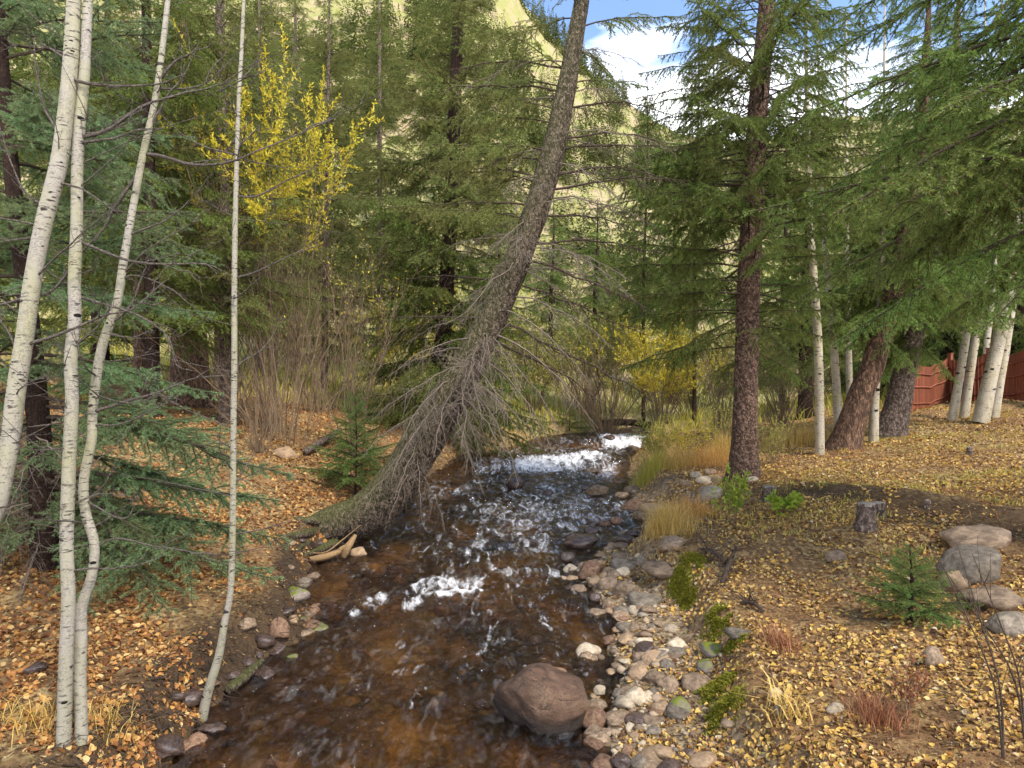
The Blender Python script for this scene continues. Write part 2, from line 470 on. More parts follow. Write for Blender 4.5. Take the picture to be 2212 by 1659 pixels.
_L = _edge([(430, 1560), (500, 1480), (560, 1422), (640, 1385), (672, 1335), (655, 1280), (668, 1215), (700, 1190), (770, 1160), (840, 1085), (905, 1030), (990, 990), (1080, 962), (1180, 948), (1275, 936)])
_Rr = _edge([(1300, 1600), (1335, 1500), (1352, 1440), (1310, 1395), (1338, 1340), (1292, 1300), (1262, 1240), (1300, 1190), (1378, 1168), (1392, 1110), (1362, 1060), (1350, 1020), (1368, 980), (1392, 945)])
LY = np.array([-30, 3] + [p[0] for p in _L] + [36, 42, 55, 80]); LX = np.array([-3.2, -2.7] + [p[1] for p in _L] + [7.2, 13, 26, 50])
RY = np.array([-30, 3] + [p[0] for p in _Rr] + [36, 42, 55, 80]); RX = np.array([1.4, 1.0] + [p[1] for p in _Rr] + [11.5, 18, 31, 56])


def xl(y):
    return np.interp(y, LY, LX) + 0.12 * vnoise(np.asarray(y) * 1.1, 0.3, 41)


def xr(y):
    return np.interp(y, RY, RX) + 0.10 * vnoise(np.asarray(y) * 1.3, 7.3, 43)


def ridge_tan(u):
    return np.interp(u, [-1.5, -0.6, -0.2, -0.04, 0.02, 0.09, 0.15, 0.22, 0.30, 0.5, 1.5], [0.66, 0.74, 0.76, 0.70, 0.55, 0.48, 0.44, 0.39, 0.36, 0.38, 0.46])


def height(x, y):
    x = np.asarray(x, float); y = np.asarray(y, float)
    w = zw(np.clip(y, -30, 48))
    a = xl(y); b = xr(y)
    dl = a - x; dr = x - b
    n = fbm(x * 0.55, y * 0.55, 3, 4)
    nf = fbm(x * 2.6, y * 2.6, 11, 4)
    sl = np.interp(y, [5, 9, 14, 22, 40], [0.11, 0.17, 0.33, 0.24, 0.10])
    left = 0.42 * sstep(-0.05, 0.45, dl) + sl * np.clip(dl - 0.3, 0, 5) + 0.13 * np.clip(dl - 5.3, 0, 40) + 0.10 * n * sstep(0.3, 2, dl) + 0.07 * nf * sstep(0, .3, dl)
    beach = np.interp(y, [4, 6, 9, 10, 12, 16], [0.75, 0.95, 0.8, 0.55, 0.5, 0.35]) + 0.2 * vnoise(y * 0.9, 1.1, 77)
    right = 0.10 * sstep(-0.05, 0.5, dr) + 0.05 * np.clip(dr, 0, 1) + 0.34 * sstep(beach, beach + 0.5, dr) + 0.115 * np.clip(dr - beach, 0, 30) + 0.16 * n * sstep(1, 3, dr) + 0.05 * nf * sstep(0, .4, dr)
    # low berm that runs across the right bank
    br = ((y - 12.9) + 2.2 * (x - 5.0)) / 2.42
    right = right + 0.16 * np.exp(-(br / 0.45) ** 2) * sstep(4.4, 5.4, x) * sstep(11, 8, x)
    mid = np.minimum(dl, dr)
    wid = np.maximum(b - a, 0.5)
    bed = -0.30 * sstep(0, 0.55, -mid) + 0.16 * fbm(x * 1.5, y * 1.3, 23, 3) * sstep(0, .5, -mid) + 0.03 * nf
    z = w + np.where(dl > 0, left, np.where(dr > 0, right, bed))
    # far valley side
    u = x / np.maximum(y, 1.0)
    top = 3 + ridge_tan(u) * 165
    k = np.clip((y - 46) / 119.0, 0, None)
    hill = np.clip(k, 0, 1) ** 1.15 * top + np.clip(k - 1, 0, None) * 15
    rough = fbm(x * 0.07, y * 0.07, 51, 4) * 9 * np.clip(k, 0, 1) * (1 - 0.6 * sstep(0.8, 1, k))
    return z + hill + rough


def hit(x, y, water=True, ymin=3.2, ymax=70):
    """where the ray through picture position x, y first meets the ground (or the water)"""
    Y = np.linspace(ymin, ymax, 3000)
    X = (x * K - 512) / FPX * Y; Z = EYE - (y * K - 384) / FPX * Y
    h = height(X, Y)
    if water:
        h = np.maximum(h, np.where((X > xl(Y)) & (X < xr(Y)), zw(Y), -9))
    i = np.argmax(Z < h)
    if not (Z < h).any(): i = len(Y) - 1
    return np.array([X[i], Y[i], h[i]])


def hz(x, y):
    return float(height(np.array([x]), np.array([y]))[0])


rows = np.concatenate([np.linspace(-9, 3.4, 40)[:-1], 3.4 * np.exp(np.linspace(0, math.log(30 / 3.4), 330))[:-1], np.geomspace(30, 260, 110)])
cols = np.sinh(np.linspace(-1.9, 1.9, 380)) / math.sinh(1.9) * 1.5
YY, UU = np.meshgrid(rows, cols, indexing='ij')
XX = UU * (np.maximum(YY, 0) + 7.0)
ZZ = height(XX, YY)
nr, nc = XX.shape
gi = np.arange(nr - 1)[:, None] * nc + np.arange(nc - 1)[None, :]
gq = np.stack([gi, gi + 1, gi + nc + 1, gi + nc], -1).reshape(-1, 4)
mb = MB(); mb.add(np.stack([XX, YY, ZZ], -1).reshape(-1, 3), gq)

t = NT('ground')
P = t.coord((1, 1, 1))
n1 = t.noise(0.7, 6, 0.6, P); n2 = t.noise(7, 6, 0.7, P); n3 = t.noise(45, 5, 0.75, P); n4 = t.noise(0.25, 5, 0.65, P)
vo = t.n('TexVoronoi', Scale=22.0); t.l(P, vo.inputs['Vector'])
litter = t.ramp(vo.outputs['Color'], [(0.1, (0.10, 0.058, 0.028)), (0.4, (0.25, 0.15, 0.065)), (0.65, (0.42, 0.28, 0.11)), (0.9, (0.54, 0.42, 0.20))])
litter = t.mix(t.ramp(n1, [(0.4, (0, 0, 0)), (0.7, (1, 1, 1))]), litter, (0.25, 0.13, 0.055))
litter = t.mix(t.ramp(n2, [(0.5, (0, 0, 0)), (0.72, (1, 1, 1))]), litter, (0.085, 0.052, 0.03))
litter = t.mix(0.5, litter, t.ramp(n3, [(0.3, (0.4, 0.4, 0.4)), (0.7, (1.25, 1.2, 1.15))]), 'MULTIPLY')
bedc = t.ramp(t.mix(0.6, n2, n1), [(0.40, (0.02, 0.013, 0.007)), (0.50, (0.12, 0.07, 0.024)), (0.60, (0.62, 0.38, 0.10))])
gravel = t.ramp(vo.outputs['Color'], [(0.1, (0.10, 0.065, 0.04)), (0.5, (0.24, 0.17, 0.10)), (0.9, (0.40, 0.31, 0.18))])
meadow = t.ramp(n2, [(0.3, (0.16, 0.16, 0.06)), (0.55, (0.29, 0.27, 0.095)), (0.75, (0.23, 0.26, 0.08))])
meadow = t.mix(t.ramp(n4, [(0.45, (0, 0, 0)), (0.62, (1, 1, 1))]), meadow, (0.36, 0.27, 0.16))
soil = t.ramp(n3, [(0.3, (0.03, 0.019, 0.011)), (0.7, (0.12, 0.075, 0.04))])
c = t.mix(t.attr('beach'), litter, gravel)
c = t.mix(t.attr('meadow'), c, meadow)
c = t.mix(t.attr('soil'), c, soil)
c = t.mix(t.attr('bed'), c, bedc)
hh = t.math('ADD', n2, t.math('MULTIPLY', n3, 0.6))
M['ground'] = t.surf(c, 0.92, t.bump(hh, 0.8, 0.05), 0.15)
ground = mb.build('ground', M['ground'])
ground['kind'] = 'structure'
fx, fy = XX.ravel(), YY.ravel()
dl = xl(fy) - fx; dr = fx - xr(fy)
at_beach = sstep(-0.1, 0.1, dr) * sstep(1.3, 0.8, dr) * sstep(26, 14, fy)
nn = fbm(fx * 0.5, fy * 0.5, 91, 3)
at_meadow = np.clip(sstep(24, 36, fy + 6 * nn) , 0, 1)
brr = ((fy - 12.9) + 2.2 * (fx - 5.0)) / 2.42 + 0.35 * fbm(fx * 1.5, fy * 1.5, 95, 3)
at_soil = np.clip(np.maximum(sstep(-0.05, 0.05, dl) * sstep(0.55 + 0.7 * sstep(9, 7, fy), 0.3, dl + 0.3 * nn) * sstep(24, 18, fy), 0.9 * np.exp(-((brr + 0.35) / 0.5) ** 2) * sstep(4.2, 5.0, fx) * sstep(12, 9, fx)), 0, 1)
at_bed = np.where((dl < 0) & (dr < 0), sstep(0.0, 0.08, -np.maximum(dl, dr)), 0) * sstep(60, 44, fy)
for nm, val in (('beach', at_beach), ('meadow', at_meadow), ('soil', at_soil), ('bed', at_bed)):
    a_ = ground.data.attributes.new(nm, 'FLOAT', 'POINT'); a_.data.foreach_set('value', val.astype(np.float32))

# ------------------------------------------------------------------ the stream
FOAM_GLINT = []   # (x, y, sx, sy, amount) in world metres


def foam_glint(x0, y0, x1, y1, tall, amt, n=5):
    """a white stretch from x0, y0 to x1, y1, tall pixels high in the picture"""
    for k in range(n):
        f = k / max(n - 1, 1)
        p = hit(x0 + (x1 - x0) * f, y0 + (y1 - y0) * f)
        dep = tall * K * p[1] ** 2 / (FPX * (EYE - p[2]))          # picture height -> length along the stream
        FOAM_GLINT.append((p[0], p[1], max(px(abs(x1 - x0) / n + 12, p[1]) * 0.75, 0.08), dep * 0.5, amt))


foam_glint(905, 1262, 1030, 1254, 36, 1.0, 6)
foam_glint(960, 1279, 1035, 1276, 11, 1.7, 5)
foam_glint(885, 1305, 935, 1265, 24, 0.95, 4)
foam_glint(765, 1318, 825, 1290, 22, 0.9, 3)
foam_glint(1005, 1190, 1060, 1225, 20, 0.7, 3)
foam_glint(1130, 1000, 1290, 982, 26, 1.5, 8)
foam_glint(1040, 1015, 1160, 1000, 26, 0.85, 5)
foam_glint(1315, 950, 1390, 956, 20, 1.7, 5)
foam_glint(930, 1075, 1060, 1035, 24, 0.7, 6)
foam_glint(1180, 1050, 1245, 1080, 30, 0.75, 4)
foam_glint(980, 1140, 1130, 1090, 30, 0.55, 6)
foam_glint(860, 1130, 960, 1100, 20, 0.45, 4)
foam_glint(1130, 1130, 1240, 1110, 24, 0.5, 4)
foam_glint(870, 1390, 960, 1360, 26, 0.40, 4)
foam_glint(890, 1515, 950, 1470, 30, 0.42, 4)
foam_glint(1100, 1232, 1200, 1236, 22, 0.62, 4)
foam_glint(1180, 1330, 1290, 1400, 40, 0.36, 5)  # sky reflection in the little bay, painted as whitened water
foam_glint(700, 1250, 800, 1230, 14, 0.35, 3)

wr = np.concatenate([np.linspace(-9, 3.6, 60)[:-1], 3.6 * np.exp(np.linspace(0, math.log(46 / 3.6), 760))])
wc = np.linspace(0, 1, 190)
WY, WU = np.meshgrid(wr, wc, indexing='ij')
WX = (xl(WY) - 0.35) + WU * (xr(WY) - xl(WY) + 0.7)
fo = np.zeros_like(WX)
for (ax, ay, sx, sy, am) in FOAM_GLINT:
    fo = np.maximum(fo, am * np.exp(-((WX - ax) / sx) ** 2 - ((WY - ay) / sy) ** 2))
rif = (0.36 * sstep(9.5, 13, WY) * (0.55 + 1.1 * (fbm(WX * 0.7, WY * 0.35, 81, 3) + 0.25)) + 0.22 * sstep(5, 7, WY)) * sstep(0.02, 0.2, WU) * sstep(0.98, 0.86, WU)  # riffle whiteness: thin broken foam plus sky reflection painted into the colour
rif = rif * (0.75 + 0.45 * sstep(0.25, 0.7, WU))
fo = np.maximum(fo, rif)
# short wavelets drawn out along the flow, livelier where the water breaks
sxx = WX + 0.25 * fbm(WX * 0.8, WY * 0.8, 61, 2)
wav = 0.05 * fbm(sxx * 2.0, WY * 1.6, 63, 3) + 0.06 * fbm(sxx * 5.0, WY * 4.6 + sxx * 1.5, 65, 3, 0.6)
ridged = np.abs(fbm(sxx * 4.5, WY * 3.0 - sxx, 67, 3))
wav = wav + 0.05 * (0.2 - ridged)
WZ = zw(WY) - 0.01 + wav * (0.85 + 0.15 * sstep(7, 14, WY)) * (1 + 1.2 * np.clip(fo - 0.3, 0, 1)) + 0.03 * np.clip(fo - 0.5, 0, 1) * (0.5 + 1.3 * fbm(WX * 6, WY * 4, 69, 3))
nr, nc = WX.shape
gi = np.arange(nr - 1)[:, None] * nc + np.arange(nc - 1)[None, :]
gq = np.stack([gi, gi + 1, gi + nc + 1, gi + nc], -1).reshape(-1, 4)
mb = MB(); mb.add(np.stack([WX, WY, WZ], -1).reshape(-1, 3), gq)
t = NT('stream_water')
P = t.coord((1.0, 0.55, 1)); Pf = t.coord((1, 1, 1))
bn = t.math('ADD', t.noise(5, 5, 0.62, P, 1.6), t.math('MULTIPLY', t.noise(20, 3, 0.6, P, 0.8), 0.35))
nrm = t.bump(bn, 1.0, 0.12)
fr = t.n('Fresnel', IOR=1.48); t.l(nrm, fr.inputs['Normal'])
tr = t.n('BsdfTransparent'); tr.inputs['Color'].default_value = (0.84, 0.68, 0.46, 1)
rf = t.n('BsdfRefraction', IOR=1.33, Roughness=0.03); rf.inputs['Color'].default_value = (0.84, 0.68, 0.46, 1); t.l(nrm, rf.inputs['Normal'])
mr = t.n('MixShader', Fac=0.6); t.l(tr.outputs[0], mr.inputs[1]); t.l(rf.outputs[0], mr.inputs[2])
gl = t.n('BsdfGlossy', Roughness=0.05); t.l(nrm, gl.inputs['Normal'])
mx = t.n('MixShader'); t.l(fr.outputs[0], mx.inputs[0]); t.l(mr.outputs[0], mx.inputs[1]); t.l(gl.outputs[0], mx.inputs[2])
fm = t.attr('foam_glint')
Ps = t.coord((1.0, 0.30, 1))
fnz = t.math('ADD', t.math('MULTIPLY', t.noise(4.2, 8, 0.70, Ps, 1.6), 0.72), t.math('MULTIPLY', t.noise(22, 5, 0.75, P, 1.0), 0.28))
ff = t.ramp(t.math('ADD', t.math('MULTIPLY', fm, 0.28), t.math('SUBTRACT', t.math('MULTIPLY', fnz, 1.5), 0.25)), [(0.66, (0, 0, 0)), (1.02, (0.95, 0.95, 0.95))])
ff = t.math('MULTIPLY', ff, t.ramp(fm, [(0.03, (0, 0, 0)), (0.25, (1, 1, 1))]))
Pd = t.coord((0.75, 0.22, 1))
painted_glint = t.ramp(t.noise(10, 7, 0.66, Pd, 1.3), [(0.52, (0, 0, 0)), (0.85, (0.16, 0.16, 0.16))])    # sky glints painted on as pale streaks along the current
mxx = t.math('MAXIMUM', ff, t.math('MULTIPLY', painted_glint, t.ramp(t.noise(0.9, 3, 0.6, P, 0.5), [(0.40, (0.1, 0.1, 0.1)), (0.62, (1, 1, 1))])))
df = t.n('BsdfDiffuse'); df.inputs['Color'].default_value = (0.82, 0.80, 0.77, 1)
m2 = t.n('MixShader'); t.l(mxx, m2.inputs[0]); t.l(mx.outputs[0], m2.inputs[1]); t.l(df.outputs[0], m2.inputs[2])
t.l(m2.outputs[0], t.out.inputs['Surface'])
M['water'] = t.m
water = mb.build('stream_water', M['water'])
water['kind'] = 'structure'
a_ = water.data.attributes.new('foam_glint', 'FLOAT', 'POINT'); a_.data.foreach_set('value', fo.ravel().astype(np.float32))


# ------------------------------------------------------------------ stones
def ico(sub):
    import bmesh
    bm = bmesh.new(); bmesh.ops.create_icosphere(bm, subdivisions=sub, radius=1.0)
    v = np.array([p.co[:] for p in bm.verts]); f = np.array([[q.index for q in p.verts] for p in bm.faces]); bm.free()
    return v, f


ICO = {s: ico(s) for s in (1, 2, 3, 4, 5)}


def rock_verts(sub, seed, ang=0.35, lump=0.28):
    v, f = ICO[sub]
    r = np.random.default_rng(seed)
    o = v.copy()
    for k in range(9):                                   # a few flattened faces
        d = r.normal(size=3); d /= np.linalg.norm(d); lim = r.uniform(0.62, 0.92)
        s = o @ d; over = np.clip(s - lim, 0, None)
        o = o - ang * 2.2 * np.clip(over, 0, None)[:, None] * d * 0.9 if ang < 0.5 else o - over[:, None] * d
    n = fbm(o[:, 0] * 1.4 + seed, o[:, 1] * 1.4 + o[:, 2] * 1.1, seed, 3) + fbm(o[:, 2] * 1.7 - seed, o[:, 0] * 0.8 + 3, seed + 5, 3)
    nf = fbm(o[:, 0] * 7 + o[:, 2] * 5, o[:, 1] * 7 - o[:, 2] * 4, seed + 9, 3)
    return o * (1 + lump * n + 0.035 * nf)[:, None], f


ROCK_ME = {}


def rock_mesh(kind, mat, sub=3):
    key = (kind, mat, sub)
    if key not in ROCK_ME:
        v, f = rock_verts(sub, 100 + kind, ang=0.9 if kind >= 6 or kind in (2, 4) else 0.3, lump=0.16 if sub == 5 else 0.22 if kind < 6 else 0.14)
        b = MB(); b.add(v, f); ROCK_ME[key] = b.build('stone', M[mat], link=False)
    return ROCK_ME[key]


def stone(x, y, w, h, kind, mat, label, cat='stone', sub=3, yaw=None, deep=0.9, name='stone', sink=0.30, group=None, tilt=0.0):
    p = hit(x, y + h * 0.38)
    W = px(w, p[1]) * 0.64; H = px(h, p[1]) * 0.62
    o = obj(name, rock_mesh(kind, mat, sub))
    dgd = (EYE - p[2]) / p[1]                              # how steeply we look down
    D = W * deep
    H = max(H * 0.95, 0.3 * W) if dgd < 0.35 else max(H * 0.85, 0.32 * W)
    o.scale = (W, D, H)
    o.location = (p[0], p[1] + D * 0.45, max(p[2], hz(p[0], p[1] + D * 0.45)) + H * (0.46 - sink))
    o.rotation_euler = (tilt, 0, yaw if yaw is not None else random.uniform(-0.5, 0.5))
    tag(o, label, cat, group)
    return o


G1 = 'stones along the right water edge'; G2 = 'stones standing out of the water'; G3 = 'boulders on the leafy right bank'; G4 = 'stones on the left bank'; G5 = 'rock heap below the right spruce'
stone(1175, 1500, 188, 165, 0, 'boulder', 'big smooth reddish brown boulder sitting in the stream in the foreground', 'boulder', 5, -0.35, 0.75, 'boulder', 0.12, tilt=0.1)
for a in [
    (1281, 1545, 52, 52, 1, 'stone_red', 'dark red stone tucked against the right side of the big boulder', G1),
    (1278, 1227, 50, 46, 7, 'stone_red', 'brown red blocky stone at the water edge, leftmost of the shore pile', G1),
    (1316, 1258, 44, 32, 2, 'stone_brown', 'grey brown stone right behind the brown red blocky one on shore', G1),
    (1348, 1222, 54, 30, 3, 'stone_grey', 'rounded dark grey stone at the top of the shore pile', G1),
    (1351, 1201, 46, 20, 4, 'stone_brown', 'flat brown stone lapped by water above the shore pile', G1),
    (1386, 1210, 26, 22, 5, 'stone_grey', 'small dark stone beside the flat brown one, away from the water', G1),
    (1433, 1230, 84, 36, 8, 'stone_brown', 'wide flat slab with a dark front edge by the mossy bank', G1),
    (1353, 1270, 52, 40, 0, 'stone_brown', 'round topped brown stone in the middle of the shore pile', G1),
    (1393, 1296, 66, 32, 3, 'stone_grey', 'long low dark grey stone at the foot of the shore pile', G1),
    (1286, 1287, 24, 20, 1, 'stone_wet', 'small wet dark stone at the water line under the shore pile', G1),
    (1293, 1322, 34, 18, 4, 'stone_brown', 'flat brown stone in shallow water, left of a row of three', G1),
    (1326, 1319, 32, 16, 6, 'stone_tan', 'orange brown stone, middle of the row of three in shallows', G1),
    (1348, 1329, 24, 22, 7, 'stone_tan', 'pointed tan stone, right of the row of three in shallows', G1),
    (1463, 1389, 40, 27, 2, 'stone_pale', 'pale cream stone resting on a grey one on the pebble shore', G1),
    (1463, 1408, 46, 22, 4, 'stone_grey', 'slate grey stone under the pale cream one on pebble shore', G1),
    (1434, 1408, 26, 24, 1, 'stone_pale', 'pale stone leaning on the left of the slate grey one', G1),
    (1393, 1386, 34, 18, 3, 'stone_pale', 'low whitish stone amid leaf littered pebbles by the bay', G1),
    (1451, 1355, 30, 18, 5, 'stone_pale', 'pinkish pale stone half buried in yellow leaves on shore', G1),
    (1383, 1440, 44, 30, 2, 'stone_brown', 'brown stone at the corner where the little bay ends', G1),
    (1417, 1460, 48, 40, 0, 'stone_brown', 'round brown stone sunk in pale leaves right of the bay corner', G1),
    (1375, 1502, 48, 54, 8, 'stone_pale', 'tan angular block with worn faces at the water edge', G1),
    (1411, 1495, 26, 22, 5, 'stone_grey', 'small light grey stone right of the tan angular block', G1),
    (1297, 1493, 24, 20, 7, 'stone_pale', 'cream pointed stone standing in the water beside the big boulder', G2),
    (1506, 1470, 60, 46, 1, 'stone_brown', 'brown oval stone below the mossy stones on the bank', G1),
    (1527, 1437, 38, 42, 2, 'stone_moss', 'mossy topped brown stone standing upright at the bank edge', G1),
    (1546, 1402, 52, 32, 3, 'stone_moss', 'grey stone with moss on its right end at bank edge', G1),
    (1476, 1524, 48, 46, 6, 'stone_moss', 'dark grey squarish stone capped with moss', G1),
    (1341, 1550, 54, 30, 4, 'stone_brown', 'flat broad brown stone in the bottom shore shallows', G1),
    (1412, 1558, 46, 22, 3, 'stone_brown', 'low brown stone at the bottom shore amid orange leaves', G1),
    (1432, 1526, 42, 34, 8, 'stone_tan', 'pinkish brown flat stone between squarish mossy stone and water', G1),
    (1226, 1203, 30, 22, 1, 'stone_wet', 'black wet stone with water sliding over it', G2),
    (1261, 1168, 70, 32, 4, 'stone_wet', 'long dark reddish wet boulder in midstream', G2),
    (1352, 1168, 44, 24, 0, 'stone_wet', 'dark wet stone close to shore, right of the long wet boulder', G2),
    (1368, 1153, 26, 14, 2, 'stone_wet', 'small dark stone just upstream of the wet stone near shore', G2),
    (1278, 1148, 30, 16, 3, 'stone_wet', 'low dark stone just upstream of the long wet boulder', G2),
    (1280, 1133, 22, 14, 5, 'stone_wet', 'left stone of the small dark trio in the riffle', G2),
    (1306, 1132, 26, 14, 2, 'stone_red', 'middle stone of the small dark trio in the riffle', G2),
    (1331, 1124, 24, 18, 1, 'stone_red', 'right and tallest stone of the small dark trio in riffle', G2),
    (1381, 1111, 34, 24, 0, 'stone_brown', 'round dark stone against the orange grass clump', G1),
    (1371, 1088, 46, 28, 5, 'stone_red', 'smooth reddish stone at the water, upstream of the orange grass', G1),
    (1409, 1097, 44, 24, 3, 'stone_tan', 'flat tan stone behind the smooth reddish one by the grass', G1),
    (1346, 1069, 28, 16, 4, 'stone_brown', 'small flat brown stone in the water off the grassy corner', G2),
    (1366, 1055, 34, 20, 2, 'stone_brown', 'brown stone at the shoreline below the lime grass', G1),
    (1291, 1058, 44, 24, 0, 'stone_brown', 'tan brown stone alone in the upper riffle', G2),
    (1264, 1054, 16, 13, 1, 'stone_wet', 'tiny black stone just left of the lone tan one', G2),
    (1113, 1045, 34, 28, 3, 'stone_wet', 'black wet rock in the riffle near the leaning trunk', G2),
    (1160, 1063, 18, 11, 4, 'stone_wet', 'small black stone, left of a pair in the riffle', G2),
    (1184, 1064, 22, 14, 5, 'stone_wet', 'small black stone, right of a pair in the riffle', G2),
    (1278, 1017, 30, 12, 2, 'stone_brown', 'low brown stone below the white cascade', G2),
    (1367, 968, 26, 14, 0, 'stone_brown', 'brown stone at the foot of the farthest cascade', G2),
    (1318, 946, 22, 12, 3, 'stone_wet', 'dark stone splitting the farthest cascade', G2),
    (1456, 1172, 52, 32, 7, 'stone_brown', 'angular brown rock poking from under the orange grass', G1),
    (1503, 1024, 22, 20, 1, 'stone_pale', 'pale round stone at the back left of the spruce rock heap', G5),
    (1528, 1036, 36, 20, 3, 'stone_pale', 'long whitish stone lying on the spruce rock heap', G5),
    (1553, 1032, 26, 22, 0, 'stone_tan', 'tan round stone nearest the spruce trunk on its left', G5),
    (1536, 1018, 26, 16, 2, 'stone_brown', 'brown stone at the very back of the spruce rock heap', G5),
    (1540, 1062, 50, 38, 7, 'stone_pale', 'largest whitish stone at the front of the spruce rock heap', G5),
    (1516, 1057, 20, 19, 5, 'stone_tan', 'small reddish round stone in front of the largest whitish one', G5),
    (1493, 1068, 24, 18, 4, 'stone_grey', 'grey stone at the lower left of the spruce rock heap', G5),
    (1502, 1084, 28, 16, 3, 'stone_grey', 'flat grey stone lowest in the spruce rock heap', G5),
    (1482, 1042, 26, 15, 6, 'stone_brown', 'dark brown stone at the left end of the spruce rock heap', G5),
    (1628, 1034, 26, 15, 2, 'stone_pale', 'pale stone at the right foot of the spruce trunk', G5),
    (2130, 1158, 132, 60, 4, 'stone_brown', 'broad tan grey boulder at the top of the boulder pile', G3),
    (2116, 1222, 118, 88, 7, 'stone_grey', 'dark veined grey boulder leaning on the broad tan one', G3),
    (2072, 1258, 56, 46, 3, 'stone_tan', 'tan boulder wedged under the left of the dark veined one', G3),
    (2158, 1292, 126, 66, 8, 'stone_brown', 'flat topped grey boulder below the dark veined one', G3),
    (2192, 1346, 90, 62, 1, 'stone_grey', 'lowest grey boulder of the pile, cut by the picture edge', G3),
    (2024, 1416, 50, 52, 6, 'stone_brown', 'squat brown grey stone in leaves below the little spruce', G3),
    (1809, 1202, 42, 30, 2, 'stone_brown', 'brown dome shaped stone half sunk in leaves under the stumps', G3),
    (1809, 1532, 36, 26, 5, 'stone_pale', 'whitish stone lying in leaves near the bottom right', G3),
    (1600, 1372, 54, 24, 3, 'stone_grey', 'grey stone nearly buried in leaves uphill of the mossy edge', G3),
    (1684, 1538, 24, 28, 1, 'stone_grey', 'small dark upright stone near the bottom amid straw', G3),
    (1676, 1498, 30, 26, 2, 'stone_pale', 'pale mottled stone under a spray of yellow grass', G3),
    (610, 975, 50, 40, 8, 'stone_tan', 'tan block of rock on the leafy left slope', G4),
    (602, 1362, 44, 58, 6, 'stone_red', 'rusty red squared block at the left water edge', G4),
    (668, 1348, 34, 22, 1, 'stone_red', 'reddish wet stone right of the rusty block', G4),
    (630, 1338, 26, 22, 2, 'stone_tan', 'light tan stone behind the rusty red block', G4),
    (654, 1258, 32, 24, 7, 'stone_grey', 'purple grey stone at the left water edge below spruce sprays', G4),
    (636, 1282, 46, 32, 3, 'stone_moss', 'moss covered stone below the purple grey one', G4),
    (618, 1318, 38, 24, 4, 'stone_wet', 'dark damp stone between moss covered stone and rusty block', G4),
    (566, 1392, 46, 30, 0, 'stone_wet', 'dark wet stone at waterline, downstream of the rusty block', G4),
    (531, 1353, 34, 24, 5, 'stone_brown', 'brown stone in leaves just right of the slim aspen stem', G4),
    (70, 1447, 40, 30, 7, 'stone_wet', 'charcoal stone in leaves left of the twin aspens', G4),
    (772, 1190, 34, 22, 2, 'stone_tan', 'tan stone in the water beside the splintered wood', G4),
]:
    stone(*a[:7], group=a[7], deep=0.62 if a[7] == G3 else 0.85, sink=0.02 if a[7] == G2 else 0.12 if a[7] == G3 else 0.30)

rr_ = np.random.default_rng(515)
for k in range(150):
    Y = 4.6 * math.exp(rr_.uniform(0, math.log(15 / 4.6))); X = float(xr(Y)) + rr_.normal(0.12, 0.26)
    sz = rr_.uniform(0.05, 0.13); mt = ['stone_brown', 'stone_tan', 'stone_grey', 'stone_red', 'stone_wet', 'stone_pale'][int(rr_.choice(6, p=[.34, .2, .16, .14, .1, .06]))]
    o = obj('cobble', rock_mesh(int(rr_.integers(0, 9)), mt, 3)); o.scale = (sz * rr_.uniform(0.9, 1.4), sz, sz * rr_.uniform(0.45, 0.75)); o.rotation_euler = (rr_.normal(0, .15), rr_.normal(0, .15), rr_.uniform(0, 6.28))
    o.location = (X, Y, max(hz(X, Y), float(zw(Y)) - 0.04) + sz * 0.12)
    hue = {'stone_brown': 'brown', 'stone_tan': 'tan', 'stone_grey': 'grey', 'stone_red': 'reddish', 'stone_wet': 'black wet', 'stone_pale': 'cream'}[mt]
    spot = 'right of the big boulder' if Y < 6.3 else 'beside the little bay' if Y < 7.8 else 'below the shore pile of stones' if Y < 9.2 else 'round the shore pile of stones' if Y < 11 else 'under the orange grass tuft' if Y < 12.8 else 'below the lime grass'
    size = 'large ' if sz > 0.105 else 'small ' if sz < 0.075 else ''
    tag(o, f'{size}{hue} cobble in the right shore band, {spot}', 'cobble', 'cobbles along the right water edge')
for k in range(46):
    Y = 5.2 * math.exp(rr_.uniform(0, math.log(15 / 5.2))); X = float(xl(Y)) + rr_.normal(0.02, 0.13)
    sz = rr_.uniform(0.05, 0.13); mt = ['stone_wet', 'stone_red', 'stone_moss', 'stone_brown'][int(rr_.choice(4, p=[.45, .2, .15, .2]))]
    o = obj('cobble', rock_mesh(int(rr_.integers(0, 9)), mt, 3)); o.scale = (sz * rr_.uniform(0.9, 1.4), sz, sz * rr_.uniform(0.5, 0.8)); o.rotation_euler = (rr_.normal(0, .2), rr_.normal(0, .2), rr_.uniform(0, 6.28))
    o.location = (X, Y, max(hz(X, Y), float(zw(Y)) - 0.04) + sz * 0.1)
    hue = {'stone_wet': 'black wet', 'stone_red': 'reddish', 'stone_moss': 'mossy', 'stone_brown': 'brown'}[mt]
    spot = 'by the foot of the slim aspen' if Y < 6.6 else 'downstream of the rusty red block' if Y < 8.0 else 'upstream of the rusty red block' if Y < 9.8 else 'by the splintered wood' if Y < 11.5 else 'behind the leaning trunk'
    size = 'large ' if sz > 0.105 else 'small ' if sz < 0.075 else ''
    tag(o, f'{size}{hue} cobble at the left water edge, {spot}', 'cobble', 'cobbles along the left water edge')

